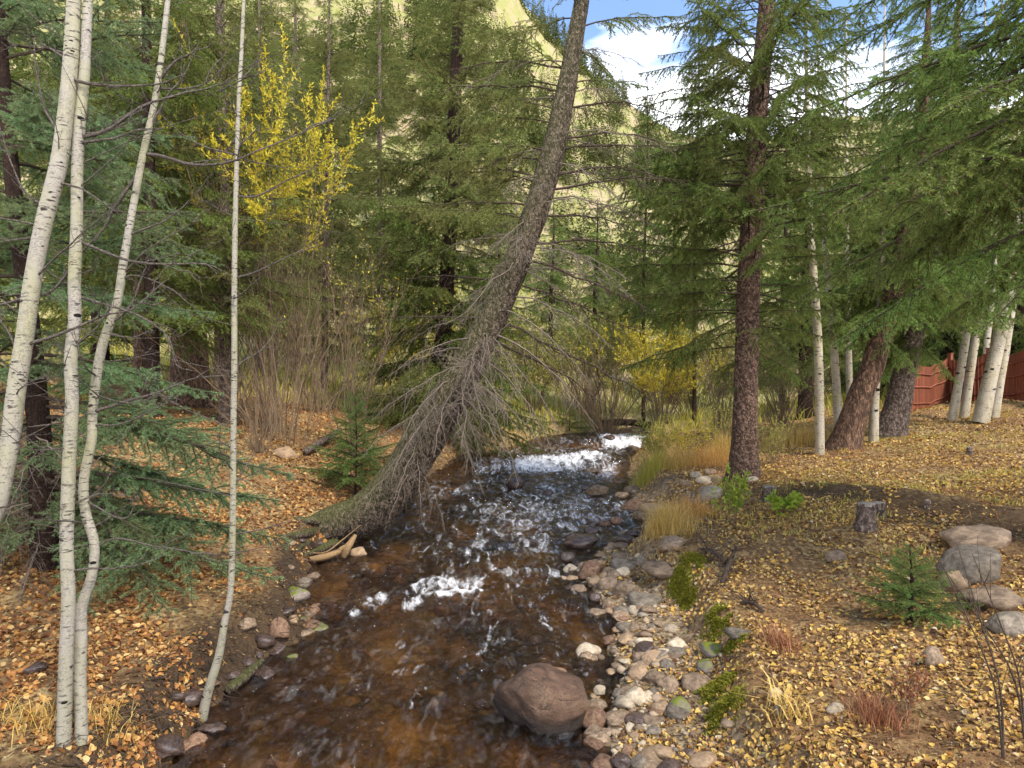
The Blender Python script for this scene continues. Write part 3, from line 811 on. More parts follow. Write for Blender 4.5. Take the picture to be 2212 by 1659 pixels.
# submerged cobbles and shore pebbles: too many and too small to count
def scatter_stones(name, n, pos, size, mat, seed, flat=0.55, sub=2):
    r = np.random.default_rng(seed)
    v, f = ICO[sub]; b = MB()
    for (X, Y, Z), s in zip(pos, size):
        q = v * (1 + 0.22 * np.sin(v @ r.normal(size=(3, 3)) * 1.6).sum(1)[:, None] * 0.5)
        a = r.uniform(0, 6.28); c_, s_ = math.cos(a), math.sin(a)
        q = q * np.array([s * r.uniform(0.8, 1.35), s * r.uniform(0.7, 1.0), s * flat * r.uniform(0.7, 1.2)])
        q = np.stack([q[:, 0] * c_ - q[:, 1] * s_, q[:, 0] * s_ + q[:, 1] * c_, q[:, 2]], 1)
        b.add(q + np.array([X, Y, Z]), f)
    return b.build(name, mat)


r = np.random.default_rng(5)
yy = 3.5 * np.exp(r.uniform(0, math.log(24 / 3.5), 900)); uu = r.uniform(0.02, 0.98, 900)
xx = xl(yy) + uu * (xr(yy) - xl(yy)); zz = height(xx, yy)
ss = r.uniform(0.03, 0.12, 900) * (1 + 0.8 * (r.random(900) > 0.9))
o = scatter_stones('stream_bed_cobbles', 900, np.stack([xx, yy, np.minimum(zz + 0.1 * ss, zw(yy) - ss * 0.55 - 0.05)], 1), ss, M['bed_stone'], 6)
tag(o, 'amber brown cobbles showing through the stream water', 'cobbles', kind='stuff')
yy = 3.8 * np.exp(r.uniform(0, math.log(17 / 3.8), 1500)); dd = np.abs(r.normal(0.25, 0.4, 1500))
xx = xr(yy) + dd - 0.12; zz = height(xx, yy); ss = r.uniform(0.012, 0.036, 1500) * (1 + 1.1 * (r.random(1500) > 0.93))
o = scatter_stones('shore_pebbles', 1500, np.stack([xx, yy, zz + 0.2 * ss], 1), ss, M['pebble'], 8, 0.6, 1)
tag(o, 'small pebbles strewn along the right shore', 'pebbles', kind='stuff')


# ------------------------------------------------------------------ conifers: shared branch meshes
def unit(v):
    v = np.asarray(v, float); return v / (np.linalg.norm(v, axis=-1, keepdims=True) + 1e-9)


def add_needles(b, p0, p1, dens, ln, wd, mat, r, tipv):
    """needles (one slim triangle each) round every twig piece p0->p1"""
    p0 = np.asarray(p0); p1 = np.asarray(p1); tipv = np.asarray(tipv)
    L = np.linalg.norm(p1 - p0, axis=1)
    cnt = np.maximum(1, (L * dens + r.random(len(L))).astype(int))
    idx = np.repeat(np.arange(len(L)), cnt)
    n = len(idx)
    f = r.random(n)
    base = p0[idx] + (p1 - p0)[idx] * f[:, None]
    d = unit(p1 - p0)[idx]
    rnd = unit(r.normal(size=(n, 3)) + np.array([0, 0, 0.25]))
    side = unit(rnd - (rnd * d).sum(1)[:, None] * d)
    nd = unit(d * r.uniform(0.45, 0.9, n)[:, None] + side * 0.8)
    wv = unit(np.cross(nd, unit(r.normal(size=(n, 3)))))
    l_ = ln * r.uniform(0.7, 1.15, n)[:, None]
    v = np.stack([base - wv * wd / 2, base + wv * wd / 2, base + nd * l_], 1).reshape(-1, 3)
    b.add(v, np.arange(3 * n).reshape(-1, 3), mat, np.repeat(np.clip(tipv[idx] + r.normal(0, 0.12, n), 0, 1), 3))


def branch_mesh(seed, mats, L=1.8, rise=0.12, droop=0.35, upturn=0.12, hang=0.25, gap=0.085, wide=0.40, dens=240, ln=0.024, wd=0.006, bare=0.15, angle=55, radius=0.016, second=0.075, dead=False, clothe=1.0, thick=1.0):
    r = np.random.default_rng(seed); b = MB()
    tt = np.linspace(0, 1, 12)
    wob = np.cumsum(r.normal(0, 0.03 if dead else 0.02, 12)) * L * 0.5
    wobz = np.cumsum(r.normal(0, 0.02 if dead else 0.010, 12)) * L * 0.5
    ax = np.stack([L * tt, wob, L * (rise * tt - droop * tt ** 2 + upturn * tt ** 4) + wobz], 1)
    b.tube(ax, radius * (1 - 0.85 * tt) + 0.0015, 4, 0)
    P0, P1, TV = [], [], []
    if not dead:
        for i in range(3, 11):
            P0.append(ax[i]); P1.append(ax[i + 1]); TV.append(0.3 + 0.6 * tt[i])
    n = int(L * (1 - bare) / gap * 2)
    for i in range(n):
        t0 = bare + (0.985 - bare) * (i + r.uniform(0, 0.9)) / n
        if r.random() > clothe: continue
        k = min(int(t0 * 11), 10); f = t0 * 11 - k
        p = ax[k] * (1 - f) + ax[k + 1] * f
        tg = unit(ax[k + 1] - ax[k])
        s = 1 if i % 2 else -1
        an = R(angle + r.normal(0, 24 if dead else 13))
        sd = unit(np.cross(tg, [0, 0, 1])) * s
        d = tg * math.cos(an) + sd * math.sin(an)
        d[2] += r.normal(0, 0.35 if dead else 0.22) - hang * 0.35
        d = unit(d)
        env = min(1.0, (t0 - bare) / 0.2 + 0.35) * (1 - t0) ** 0.75
        l = max(0.09, L * wide * env * (r.uniform(0.2, 1.35) if dead else r.uniform(0.45, 1.3)))
        m = 5 if l > 0.25 else 4
        q = np.linspace(0, 1, m)
        tw = p + np.outer(q * l, d) + np.outer(-(q ** 2) * l * hang, [0, 0, 1]) + np.cumsum(r.normal(0, 0.05 if dead else 0.02, (m, 3)), 0) * l
        b.tube(tw, (0.0045 if not dead else 0.006 * thick) * (1 - 0.7 * q) + 0.0009 * thick, 3, 0)
        for j in range(m - 1):
            if not dead:
                P0.append(tw[j]); P1.append(tw[j + 1]); TV.append(0.15 + 0.75 * (j + 1) / m)
        # second order
        ns = int(l / second)
        for j in range(ns):
            t1 = (j + 0.6 + r.uniform(-0.3, 0.3)) / (ns + 0.4)
            kk = min(int(t1 * (m - 1)), m - 2); ff = t1 * (m - 1) - kk
            p2 = tw[kk] * (1 - ff) + tw[kk + 1] * ff
            g = unit(tw[kk + 1] - tw[kk])
            s2 = unit(np.cross(g, [0, 0, 1])) * (1 if j % 2 else -1)
            d2 = unit(g * 0.72 + s2 * 0.66 + np.array([0, 0, r.normal(0, 0.32) - hang * 0.5]))
            if dead: d2 = unit(d2 + r.normal(0, 0.35, 3))
            l2 = max(0.045, l * 0.42 * (1 - t1 * 0.75) * r.uniform(0.6, 1.2))
            e = p2 + d2 * l2 + np.array([0, 0, -hang * l2 * 0.3])
            if dead:
                mid = p2 + d2 * l2 * 0.5 + r.normal(0, 0.05, 3) * l2
                b.tube([p2, mid, e], [0.0032 * thick, 0.0024 * thick, 0.0014 * thick], 3, 0)
            else:
                b.tube([p2, e], [0.0022, 0.001], 3, 0)
                P0.append(p2); P1.append(e); TV.append(0.75)
    if P0:
        add_needles(b, P0, P1, dens, ln, wd, 1, r, TV)
    return b.build('branch', mats, link=False)


print('branches')
BR = {}
for k in range(5):
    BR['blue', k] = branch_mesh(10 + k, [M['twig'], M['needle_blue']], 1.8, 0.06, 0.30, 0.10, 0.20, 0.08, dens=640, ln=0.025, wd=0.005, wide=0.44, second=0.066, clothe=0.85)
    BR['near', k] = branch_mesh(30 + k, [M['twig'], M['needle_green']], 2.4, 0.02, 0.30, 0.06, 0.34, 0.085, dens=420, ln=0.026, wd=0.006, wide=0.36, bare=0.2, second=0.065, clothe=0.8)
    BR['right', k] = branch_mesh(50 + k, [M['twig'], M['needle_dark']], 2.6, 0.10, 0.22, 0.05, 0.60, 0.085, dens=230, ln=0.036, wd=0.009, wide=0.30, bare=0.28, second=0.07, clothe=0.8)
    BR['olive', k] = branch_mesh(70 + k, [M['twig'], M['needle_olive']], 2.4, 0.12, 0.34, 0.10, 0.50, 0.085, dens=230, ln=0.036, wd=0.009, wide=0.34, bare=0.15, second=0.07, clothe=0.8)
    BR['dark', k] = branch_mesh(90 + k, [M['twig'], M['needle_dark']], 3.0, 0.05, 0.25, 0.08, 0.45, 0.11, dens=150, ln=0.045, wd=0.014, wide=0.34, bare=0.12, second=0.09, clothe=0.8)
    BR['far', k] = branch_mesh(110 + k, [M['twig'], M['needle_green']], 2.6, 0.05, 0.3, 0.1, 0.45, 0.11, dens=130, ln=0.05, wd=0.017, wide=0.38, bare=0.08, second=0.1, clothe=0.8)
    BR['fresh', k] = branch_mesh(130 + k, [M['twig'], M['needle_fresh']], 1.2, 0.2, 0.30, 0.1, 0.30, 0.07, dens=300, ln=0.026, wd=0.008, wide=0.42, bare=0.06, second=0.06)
    BR['dead', k] = branch_mesh(150 + k, [M['twig_grey']], 2.0, 0.10, 0.45, 0.0, 0.60, 0.075, wide=0.38, bare=0.15, angle=60, radius=0.015, second=0.07, dead=True, thick=0.85, clothe=0.55)
    BR['stick', k] = branch_mesh(170 + k, [M['twig']], 2.0, 0.08, 0.22, 0.0, 0.45, 0.13, wide=0.26, bare=0.2, angle=58, radius=0.018, second=0.10, dead=True, thick=1.2)


def put_branch(root, base, p, kind, az, pitch=0.0, s=1.0, roll=0.0, name='branch'):
    o = bpy.data.objects.new(name, BR[kind, random.randrange(5)]); COL.objects.link(o)
    o.parent = root
    o.location = tuple(np.asarray(p, float) - np.asarray(base, float))
    o.rotation_euler = (Matrix.Rotation(az, 3, 'Z') @ Matrix.Rotation(-pitch, 3, 'Y') @ Matrix.Rotation(roll, 3, 'X')).to_euler()
    sc = s * random.uniform(0.9, 1.1)
    o.scale = (sc, sc * random.choice((1, -1)), sc)
    return o


def conifer(label, ctrl, barkm, n=60, sides=18, rough=0.10, name='spruce_tree', group=None, flare=1.35, cat='tree'):
    """ctrl rows: x, y, z, radius (world). Returns root, base, function point-at-height"""
    c = curve_pts(ctrl, n)
    base = c[0, :3].copy()
    root = thing(name, label, cat, base, group)
    rad = c[:, 3].copy()
    arc = np.concatenate([[0], np.cumsum(np.linalg.norm(np.diff(c[:, :3], axis=0), axis=1))])
    rad *= 1 + (flare - 1) * np.exp(-arc / 0.35)
    b = MB()
    pts = c[:, :3] - base
    pts = np.vstack([pts[0] - (pts[1] - pts[0]) / np.linalg.norm(pts[1] - pts[0]) * 0.5, pts]); rad = np.concatenate([[rad[0] * 1.1], rad])
    b.tube(pts, rad, sides, 0, rough=rough, seed=int(abs(base[0] * 100)) + 3, cap=True)
    b.build('trunk', M[barkm], root)
    zs = c[:, 2]

    def pt(z):
        return np.array([np.interp(z, zs, c[:, 0]), np.interp(z, zs, c[:, 1]), z])
    return root, base, pt


def whorls(root, base, pt, kind, z0, z1, step, per, length, blen, pitch0=0.0, pitch1=0.35, azf=None, keep=1.0, jitter=0.10):
    """length(z, az) in metres; blen is the mesh's own length"""
    z = z0; a0 = random.uniform(0, 6.28)
    while z < z1:
        f = (z - z0) / max(z1 - z0, 1e-6)
        for k in range(per):
            az = a0 + k * 2 * math.pi / per + random.gauss(0, 0.22)
            if random.random() > keep: continue
            if azf and not azf(az, z): continue
            L = length(z, az) * random.uniform(0.78, 1.15)
            if L < 0.15: continue
            put_branch(root, base, pt(z + random.uniform(-0.5, 0.5) * step), kind, az, pitch0 + (pitch1 - pitch0) * f + random.gauss(0, jitter), L / blen, random.gauss(0, 0.12))
        a0 += 1.9; z += step * random.uniform(0.85, 1.15)


def trunk_from(rows, Y0, Y1=None):
    """rows (x, y, width) in picture measure -> world rows; Y runs from Y0 to Y1"""
    out = []
    m = len(rows)
    for i, (x, y, w) in enumerate(rows):
        Y = Y0 if Y1 is None else Y0 + (Y1 - Y0) * i / (m - 1)
        p = at(x, y, Y); out.append([*p, px(w, Y) * (0.5 if Y < 16 or Y > 23 else 0.42)])
    return out


def ground_base(rows, Y):
    """make the first row stand on the ground at distance Y"""
    x, y, w = rows[0]
    X = (x * K - 512) / FPX * Y
    z = hz(X, Y)
    yy_ = ((EYE - z) / Y * FPX + 384) / K
    return [(x, yy_, w)] + rows[1:]


# blue spruce behind the aspens on the left
Yb = 7.6
rows_ = ground_base([(100, 1240, 50), (88, 1000, 46), (70, 760, 40), (48, 560, 34), (26, 380, 30), (8, 180, 26), (-8, -60, 20), (-20, -400, 10), (-26, -700, 2)], Yb)
root, base, pt = conifer('blue green spruce with sweeping boughs behind the left aspens', trunk_from(rows_, Yb), 'bark_dark')
whorls(root, base, pt, 'blue', base[2] + 0.45, 8.2, 0.36, 6,
       lambda z, az: np.interp(z, [0.8, 2.2, 4, 7, 10.5], [2.0, 2.6, 2.6, 2.0, 0.6]) * (0.5 if math.sin(az) < -0.45 else 1.0), 1.8, -0.14, 0.25, keep=0.85, azf=lambda az, z: z > 3.2 or random.random() < 0.8)
whorls(root, base, pt, 'blue', 8.2, 10.6, 0.5, 5, lambda z, az: np.interp(z, [8, 10.6], [1.5, 0.5]), 1.8, 0.2, 0.4)
for (z, az, L) in [(1.3, -8, 2.7), (1.9, 4, 2.9), (2.6, -6, 2.9), (1.55, 18, 2.6)]:
    put_branch(root, base, pt(z), 'blue', R(az), random.uniform(-0.1, 0.02), L / 1.8)
for k in range(14):
    z = base[2] + random.uniform(0.1, 1.6)
    put_branch(root, base, pt(z), 'dead', random.uniform(-2.6, 0.6), -0.15, random.uniform(0.4, 0.75), name='dead_branch')

# slimmer spruces further left and back
for (x, w, Y, lab, kind, bk) in [(310, 40, 19, 'conifer with rusty orange bark behind the left aspens', 'olive', 'bark_orange'),
                                 (410, 78, 21, 'thick pine trunk with red brown bark behind the left boughs', 'olive', 'bark_orange'),
                                 (492, 34, 17, 'grey brown trunk with bare upswept branches left of the yellow willow', 'olive', 'bark_grey'),
                                 (-60, 44, 14, 'dark spruce at the left picture edge behind the blue spruce', 'dark', 'bark_dark'),
                                 (215, 36, 24, 'deep green spruce standing between the twin aspens, far back', 'dark', 'bark_dark'),
                                 (700, 16, 30, 'soft green conifer behind the yellow willow leaves', 'olive', 'bark_grey'),
                                 (560, 16, 33, 'narrow green conifer behind the slim aspen stem', 'olive', 'bark_grey'),
                                 (640, 16, 38, 'tall olive conifer high behind the yellow willow', 'olive', 'bark_grey'),
                                 (820, 16, 36, 'tall olive conifer left of the upright dark spruce, far back', 'olive', 'bark_grey'),
                                 (470, 16, 27, 'tall olive conifer right behind the thick pine trunk', 'olive', 'bark_grey'),
                                 (330, 30, 15, 'green spruce behind the crooked aspen', 'dark', 'bark_dark')]:
    X = (x * K - 512) / FPX * Y; z = hz(X, Y); r0 = px(w, Y) / 2
    lean = random.uniform(-0.3, 0.3); T = max(1.0, Y * 0.72 / 16)
    root, base, pt = conifer(lab, [[X, Y, z, r0], [X + lean * .3, Y, z + 5 * T, r0 * 0.8], [X + lean, Y, z + 11 * T, r0 * 0.45], [X + lean, Y, z + 16 * T, 0.02]], bk, 40, 12, name='pine_tree' if 'pine' in lab else 'conifer')
    low = {492: 3.2, 410: 4.2, 310: 4.0, 215: 1.0, -60: 0.8, 700: 2.0, 560: 2.5, 640: 4, 820: 5, 470: 3, 330: 2.2}[x]
    bl = {'olive': 2.4, 'dark': 3.0}[kind]
    whorls(root, base, pt, kind, z + low, z + 15 * T, 0.5, 6, lambda zz, az, z=z, T=T: np.interp((zz - z) / T, [0, 3, 8, 15], [2.3, 2.8, 2.4, 0.4]) * T ** 0.4, bl, 0.0, 0.35, keep=0.85)
    if x in (492, 410, 310):
        for k in range(16):
            zz = z + random.uniform(1.0, 6)
            put_branch(root, base, pt(zz), 'stick', random.uniform(0, 6.28), random.uniform(0.2, 0.8), random.uniform(0.6, 1.2), name='bare_branch')

# upright spruce behind the leaning tree
Yc = 24.0
rows_ = ground_base([(926, 950, 40), (940, 840, 36), (958, 720, 34), (968, 560, 32), (976, 400, 30), (982, 240, 27), (988, 92, 24), (996, -150, 16), (1000, -420, 3)], Yc)
root, base, pt = conifer('upright dark spruce just behind the leaning tree', trunk_from(rows_, Yc), 'bark_dark')
whorls(root, base, pt, 'dark', base[2] + 1.0, 8.2, 0.50, 6, lambda z, az: np.interp(z, [1, 4, 8, 16], [3.4, 4.2, 3.8, 1.4]), 3.0, -0.12, 0.05, keep=0.92)
for (z, az, L) in [(1.9, -10, 4.2), (2.3, -25, 4.6), (2.8, -5, 4.6), (3.3, -18, 4.6), (3.9, -8, 4.4), (2.1, -40, 4.0), (1.6, -20, 3.6)]:
    put_branch(root, base, pt(z), 'dark', R(az), -0.22, L / 3.0)
whorls(root, base, pt, 'olive', 8.2, 21, 0.5, 6, lambda z, az: np.interp(z, [1, 8, 14, 22], [3.6, 3.9, 3.1, 0.6]), 2.4, 0.0, 0.35, keep=0.92)

# the leaning tree over the water
Yl = 11.6
rows_ = [(640, 1178, 74), (712, 1140, 84), (785, 1112, 92), (850, 1052, 92), (905, 968, 88), (960, 875, 84), (1012, 785, 76), (1060, 695, 64), (1096, 610, 60), (1132, 525, 58), (1163, 440, 55), (1190, 345, 51), (1214, 235, 44), (1240, 100, 37), (1262, -40, 30), (1280, -260, 18), (1290, -480, 4)]
ctrl = trunk_from(rows_, Yl, 12.4)
root, base, pt = conifer('big leaning spruce curving up from the left bank over the stream', ctrl, 'bark_lean', 120, 28, 0.13, flare=1.0, name='leaning_tree')
LEAN_ROOT, LEAN_BASE = root, base
cl = np.array(ctrl)


for (x0, y0, x1, y1, x2, y2, rr) in [(720, 1130, 660, 1128, 600, 1108, 0.10), (700, 1150, 640, 1168, 585, 1160, 0.11), (740, 1165, 690, 1195, 655, 1205, 0.10), (690, 1160, 650, 1190, 625, 1225, 0.07), (770, 1160, 735, 1185, 700, 1200, 0.06), (800, 1130, 760, 1170, 742, 1192, 0.05)]:
    c_ = curve_pts(np.array([at(x0, y0, 11.65), hit(x1, y1, False) + [0, 0, rr * 0.5], hit(x2, y2, False) + [0, 0, 0.01]]), 14) + np.cumsum(rng.normal(0, 0.008, (14, 3)), 0)
    rb = MB(); rb.tube(c_ - base, np.linspace(rr, rr * 0.25, 14), 9, 0, rough=0.35, seed=int(x2)); rb.build('root', M['bark_lean'], root)


def lean_at(y):
    """trunk centre at picture height y"""
    ys = np.array([q[1] for q in rows_]); i = np.argsort(ys)
    return np.array([np.interp(y, ys[i], cl[i, k]) for k in range(4)])


for (y, az, pitch, s) in [(140, 175, 0.1, 1.3), (120, 20, 0.5, 1.1), (205, -5, 0.25, 1.0), (215, 160, 0.3, 1.1), (300, 10, 0.12, 1.25), (330, 190, 0.1, 1.0), (300, -20, 0.0, 1.2), (388, 172, 0.25, 0.9),
                          (372, 5, 0.2, 1.25), (432, 12, 0.18, 1.35), (470, 195, -0.2, 0.9), (520, 188, 0.1, 0.9), (520, -12, -0.15, 1.2), (545, -20, 0.0, 1.3), (590, 8, 0.1, 1.2), (600, 200, -0.3, 0.9),
                          (640, -12, -0.1, 1.2), (690, 185, 0.0, 0.9), (665, -25, -0.3, 1.3), (720, -10, -0.35, 1.4), (735, 200, -0.1, 1.0), (770, -30, -0.5, 1.2), (790, 215, -0.2, 1.1),
                          (815, 240, -0.2, 1.0), (840, 265, -0.2, 1.05), (860, 285, -0.35, 1.0), (880, 205, -0.15, 1.0), (900, 310, -0.5, 1.0), (910, 250, -0.3, 0.95), (935, 225, -0.35, 0.9), (960, 285, -0.5, 0.9), (990, 260, -0.45, 0.8), (1000, 330, -0.6, 0.8), (830, 300, -0.3, 1.1), (780, 270, -0.1, 1.1), (870, 240, -0.1, 0.9), (940, 265, -0.2, 0.9), (1010, 225, -0.2, 0.7), (815, 330, -0.6, 1.25), (740, 340, -0.5, 1.2)]:
    q = lean_at(y)
    put_branch(root, base, q[:3], 'dead', R(az) + random.gauss(0, 0.12), pitch, s * 0.85, random.gauss(0, 0.2), name='dead_branch')
for (y, az, pitch, s) in [(300, 2, 0.1, 1.3), (335, -8, 0.15, 1.2), (385, 6, 0.15, 1.4), (420, -4, 0.2, 1.5), (470, 0, -0.02, 1.5), (530, -6, 0.1, 1.5), (560, -14, -0.25, 1.6), (620, -6, -0.2, 1.6), (690, -12, -0.3, 1.7), (730, -18, -0.4, 1.6), (240, 8, 0.2, 1.4), (200, 185, 0.2, 1.3), (150, 178, 0.15, 1.4), (390, 172, 0.3, 1.2), (610, 178, 0.2, 1.0), (700, 190, 0.2, 1.0)]:
    q = lean_at(y)
    put_branch(root, base, q[:3], 'stick', R(az) + random.gauss(0, 0.1), pitch, s * 0.9, random.gauss(0, 0.3), name='bare_branch')
for k in range(34):
    y = random.uniform(690, 930) if k < 20 else random.uniform(320, 700); q = lean_at(y)
    put_branch(root, base, q[:3], 'dead', random.choice((R(-20), R(190), R(235), R(270), R(300), R(330))) + random.gauss(0, 0.25), random.uniform(-0.6, 0.15), random.uniform(0.45, 0.95), random.gauss(0, 0.5), name='dead_branch')
for (y, az, pitch, s) in [(350, 170, 0.15, 1.1), (400, 185, 0.2, 1.0), (330, 200, 0.05, 1.1), (270, 165, 0.2, 1.1), (240, 195, 0.25, 1.0), (190, 150, 0.3, 1.0), (160, 200, 0.4, 0.9), (180, 20, 0.3, 0.9), (110, 60, 0.3, 0.9), (450, 178, 0.1, 1.1), (480, 200, 0.1, 1.0),
                          (60, 10, 0.3, 0.9), (40, 120, 0.3, 0.9), (20, 250, 0.2, 0.8), (-40, 180, 0.3, 0.9), (-60, 0, 0.3, 0.9), (-100, 90, 0.3, 0.8), (-120, 300, 0.3, 0.8), (-180, 200, 0.3, 0.7), (-200, 40, 0.3, 0.7), (-260, 140, 0.4, 0.6), (-300, 330, 0.4, 0.5), (230, 30, 0.2, 0.7)]:
    q = lean_at(y)
    put_branch(root, base, q[:3], 'olive', R(az) + random.gauss(0, 0.1), pitch, s, random.gauss(0, 0.15))

# the straight spruce on the right bank
Yr = 14.0
rows_ = ground_base([(1606, 1030, 58), (1610, 900, 52), (1613, 750, 49), (1618, 600, 47), (1626, 430, 45), (1636, 260, 42), (1650, 92, 37), (1668, -150, 32), (1684, -420, 18), (1690, -640, 3)], Yr)
root, base, pt = conifer('straight spruce with bare lower trunk on the right bank', trunk_from(rows_, Yr), 'bark_spruce', 110, 24)


def zr(y):
    return EYE - (y * K - 384) / FPX * Yr


whorls(root, base, pt, 'right', zr(735), 7.0, 0.36, 6, lambda z, az: np.interp(z, [3, 5, 8, 10], [2.7, 3.2, 3.2, 2.8]) * (1.0 if math.cos(az) < 0.3 else 0.85), 2.6, -0.12, 0.12, keep=0.82)
whorls(root, base, pt, 'right', 7.0, 11.6, 0.27, 7, lambda z, az: np.interp(z, [7, 11.6], [3.3, 2.6]) * (1.0 if math.cos(az) < 0.3 else 0.85), 2.6, -0.05, 0.12, keep=0.92)
whorls(root, base, pt, 'right', 11.6, 16.5, 0.5, 6, lambda z, az: np.interp(z, [9, 12, 16.5], [2.6, 2.0, 0.5]), 2.6, 0.1, 0.4, keep=0.9)
for k in range(26):
    put_branch(root, base, pt(random.uniform(zr(820), zr(150))), 'stick', random.uniform(0, 6.28), random.uniform(-0.35, 0.3), random.uniform(0.4, 1.0), name='bare_branch')
for (y, az) in [(860, 100), (830, 200), (810, 40), (645, 170), (590, 180), (700, 160), (420, 10), (560, 0)]:
    put_branch(root, base, pt(zr(y)), 'fresh', R(az), -0.3, 0.45)

# big spruce whose trunk stands just outside the frame on the right; its boughs hang into view
Yn = 7.0
X = 7.4
z = hz(X, Yn)
root, base, pt = conifer('near spruce at the right edge whose dark boughs hang into view', [[X, Yn, z, 0.26], [X + .05, Yn, z + 3, 0.22], [X, Yn, z + 7, 0.17], [X, Yn, z + 12, 0.08], [X, Yn, z + 15, 0.02]], 'bark_spruce', 60, 16)
whorls(root, base, pt, 'near', 5.2, 8.8, 0.23, 8, lambda z, az: np.interp(z, [3.4, 4.3, 6, 8, 11], [2.7, 3.7, 4.1, 3.7, 2.2]) * (0.8 if math.sin(az) < -0.5 else 1.0), 2.4, -0.16, 0.05, keep=0.80, azf=lambda az, z: math.cos(az) < 0.35 or random.random() < 0.35)
whorls(root, base, pt, 'near', 8.8, 14.6, 0.5, 5, lambda z, az: np.interp(z, [8.6, 15], [3.4, 0.4]), 2.4, 0.1, 0.4)

# leaning conifers behind the right aspens
for (rows_, Y, lab, bk) in [([(1822, 955, 66), (1850, 880, 60), (1884, 790, 56), (1912, 700, 50), (1945, 560, 44), (1975, 400, 36), (1995, 200, 26), (2010, -40, 6)], 17.0, 'leaning pine with an orange lit flank right of the pale aspens', 'bark_orange'),
                            ([(1922, 940, 64), (1946, 840, 58), (1968, 740, 52), (1988, 660, 48), (2012, 540, 42), (2040, 380, 34), (2060, 180, 24), (2075, -60, 5)], 18.5, 'leaning grey barked spruce between the orange pine and the fence', 'bark_grey')]:
    rows_ = ground_base(rows_, Y)
    root, base, pt = conifer(lab, trunk_from(rows_, Y), bk, 70, 20, 0.12)
    whorls(root, base, pt, 'far', 5.1, 13.5, 0.42, 6, lambda z, az: np.interp(z, [4.5, 6, 9, 14], [2.6, 2.8, 2.4, 0.6]), 2.6, -0.18, 0.2, keep=0.82)
    for k in range(7):
        put_branch(root, base, pt(random.uniform(4.2, 5.4)), 'far', random.uniform(2.2, 5.2), -0.55, random.uniform(0.45, 0.75))

# conifers closing the view on the right
for (x, w, Y, lab, low) in [(1740, 30, 27, 'green conifer right behind the straight spruce', 2.2), (1905, 30, 29, 'green conifer behind the pair of leaning trunks', 1.2), (2050, 36, 31, 'bushy conifer behind the red fence on its left part', 0.8),
                            (2200, 36, 30, 'bushy conifer behind the red fence at the picture edge', 0.8), (2380, 40, 26, 'conifer beyond the right picture edge over the fence', 1.0), (2010, 24, 31, 'slim young spruce just left of the fence', 0.5), (1830, 30, 38, 'far conifer between the pale aspens', 1.0), (1450, 24, 44, 'slender conifer far behind the yellow bushes', 4.0), (1500, 9, 29, 'loose conifer close behind the left boughs of the straight spruce', 5.5), (1390, 9, 34, 'loose conifer between leaning tree and straight spruce', 6.5),
                            (890, 12, 40, 'far conifer just left of the upright dark spruce', 3.0), (1075, 12, 43, 'far conifer seen between upright spruce and leaning trunk', 3.0), (1190, 12, 47, 'far conifer seen just right of the leaning trunk', 3.0), (1285, 12, 50, 'far conifer above the bare dome shaped bush', 3.0), (1620, 12, 42, 'far conifer hidden behind the straight spruce trunk', 3.0), (1690, 12, 33, 'bushy conifer right of the straight spruce, further back', 2.0)]:
    X = (x * K - 512) / FPX * Y; z = hz(X, Y); r0 = px(w, Y) / 2
    hgt = 5.0 if 'young' in lab else 19.0 if 'loose' in lab else random.uniform(12, 15)
    root, base, pt = conifer(lab, [[X, Y, z, r0], [X, Y, z + hgt * .4, r0 * 0.75], [X + .2, Y, z + hgt * .75, r0 * 0.4], [X + .2, Y, z + hgt, 0.02]], 'bark_dark', 30, 10, name='conifer')
    whorls(root, base, pt, 'far', z + low, z + hgt * 0.95, 0.6, 6, lambda zz, az, z=z, hgt=hgt: np.interp((zz - z) / hgt, [0, 0.25, 0.6, 1], [2.4, 2.8, 2.0, 0.3]) * (0.4 if hgt < 6 else 1), 2.6, -0.15, 0.3, keep=0.9)

# little spruces
def young(x, y, lab, h, kind, blen, spread, n):
    p = hit(x, y)
    root, base, pt = conifer(lab, [[p[0], p[1], p[2], 0.02], [p[0] + .02, p[1], p[2] + h * .5, 0.014], [p[0], p[1], p[2] + h, 0.004]], 'bark_dark', 12, 6, name='spruce_sapling', cat='sapling')
    for k in range(n):
        f = (k + 0.5) / n
        put_branch(root, base, pt(p[2] + h * (0.08 + 0.86 * f)), kind, k * 2.4, 0.15 + 0.5 * f, spread * (1.05 - f * 0.85) / blen)


young(1965, 1345, 'little green spruce sapling growing in leaves on the right bank', 0.75, 'fresh', 1.2, 0.62, 34)
young(768, 1072, 'young fir with bright green boughs beside the leaning trunk', 2.3, 'fresh', 1.2, 1.25, 40)
young(1230, 930, 'drooping dark young spruce by the far side of the leaning tree', 1.3, 'dark', 3.0, 1.3, 26)


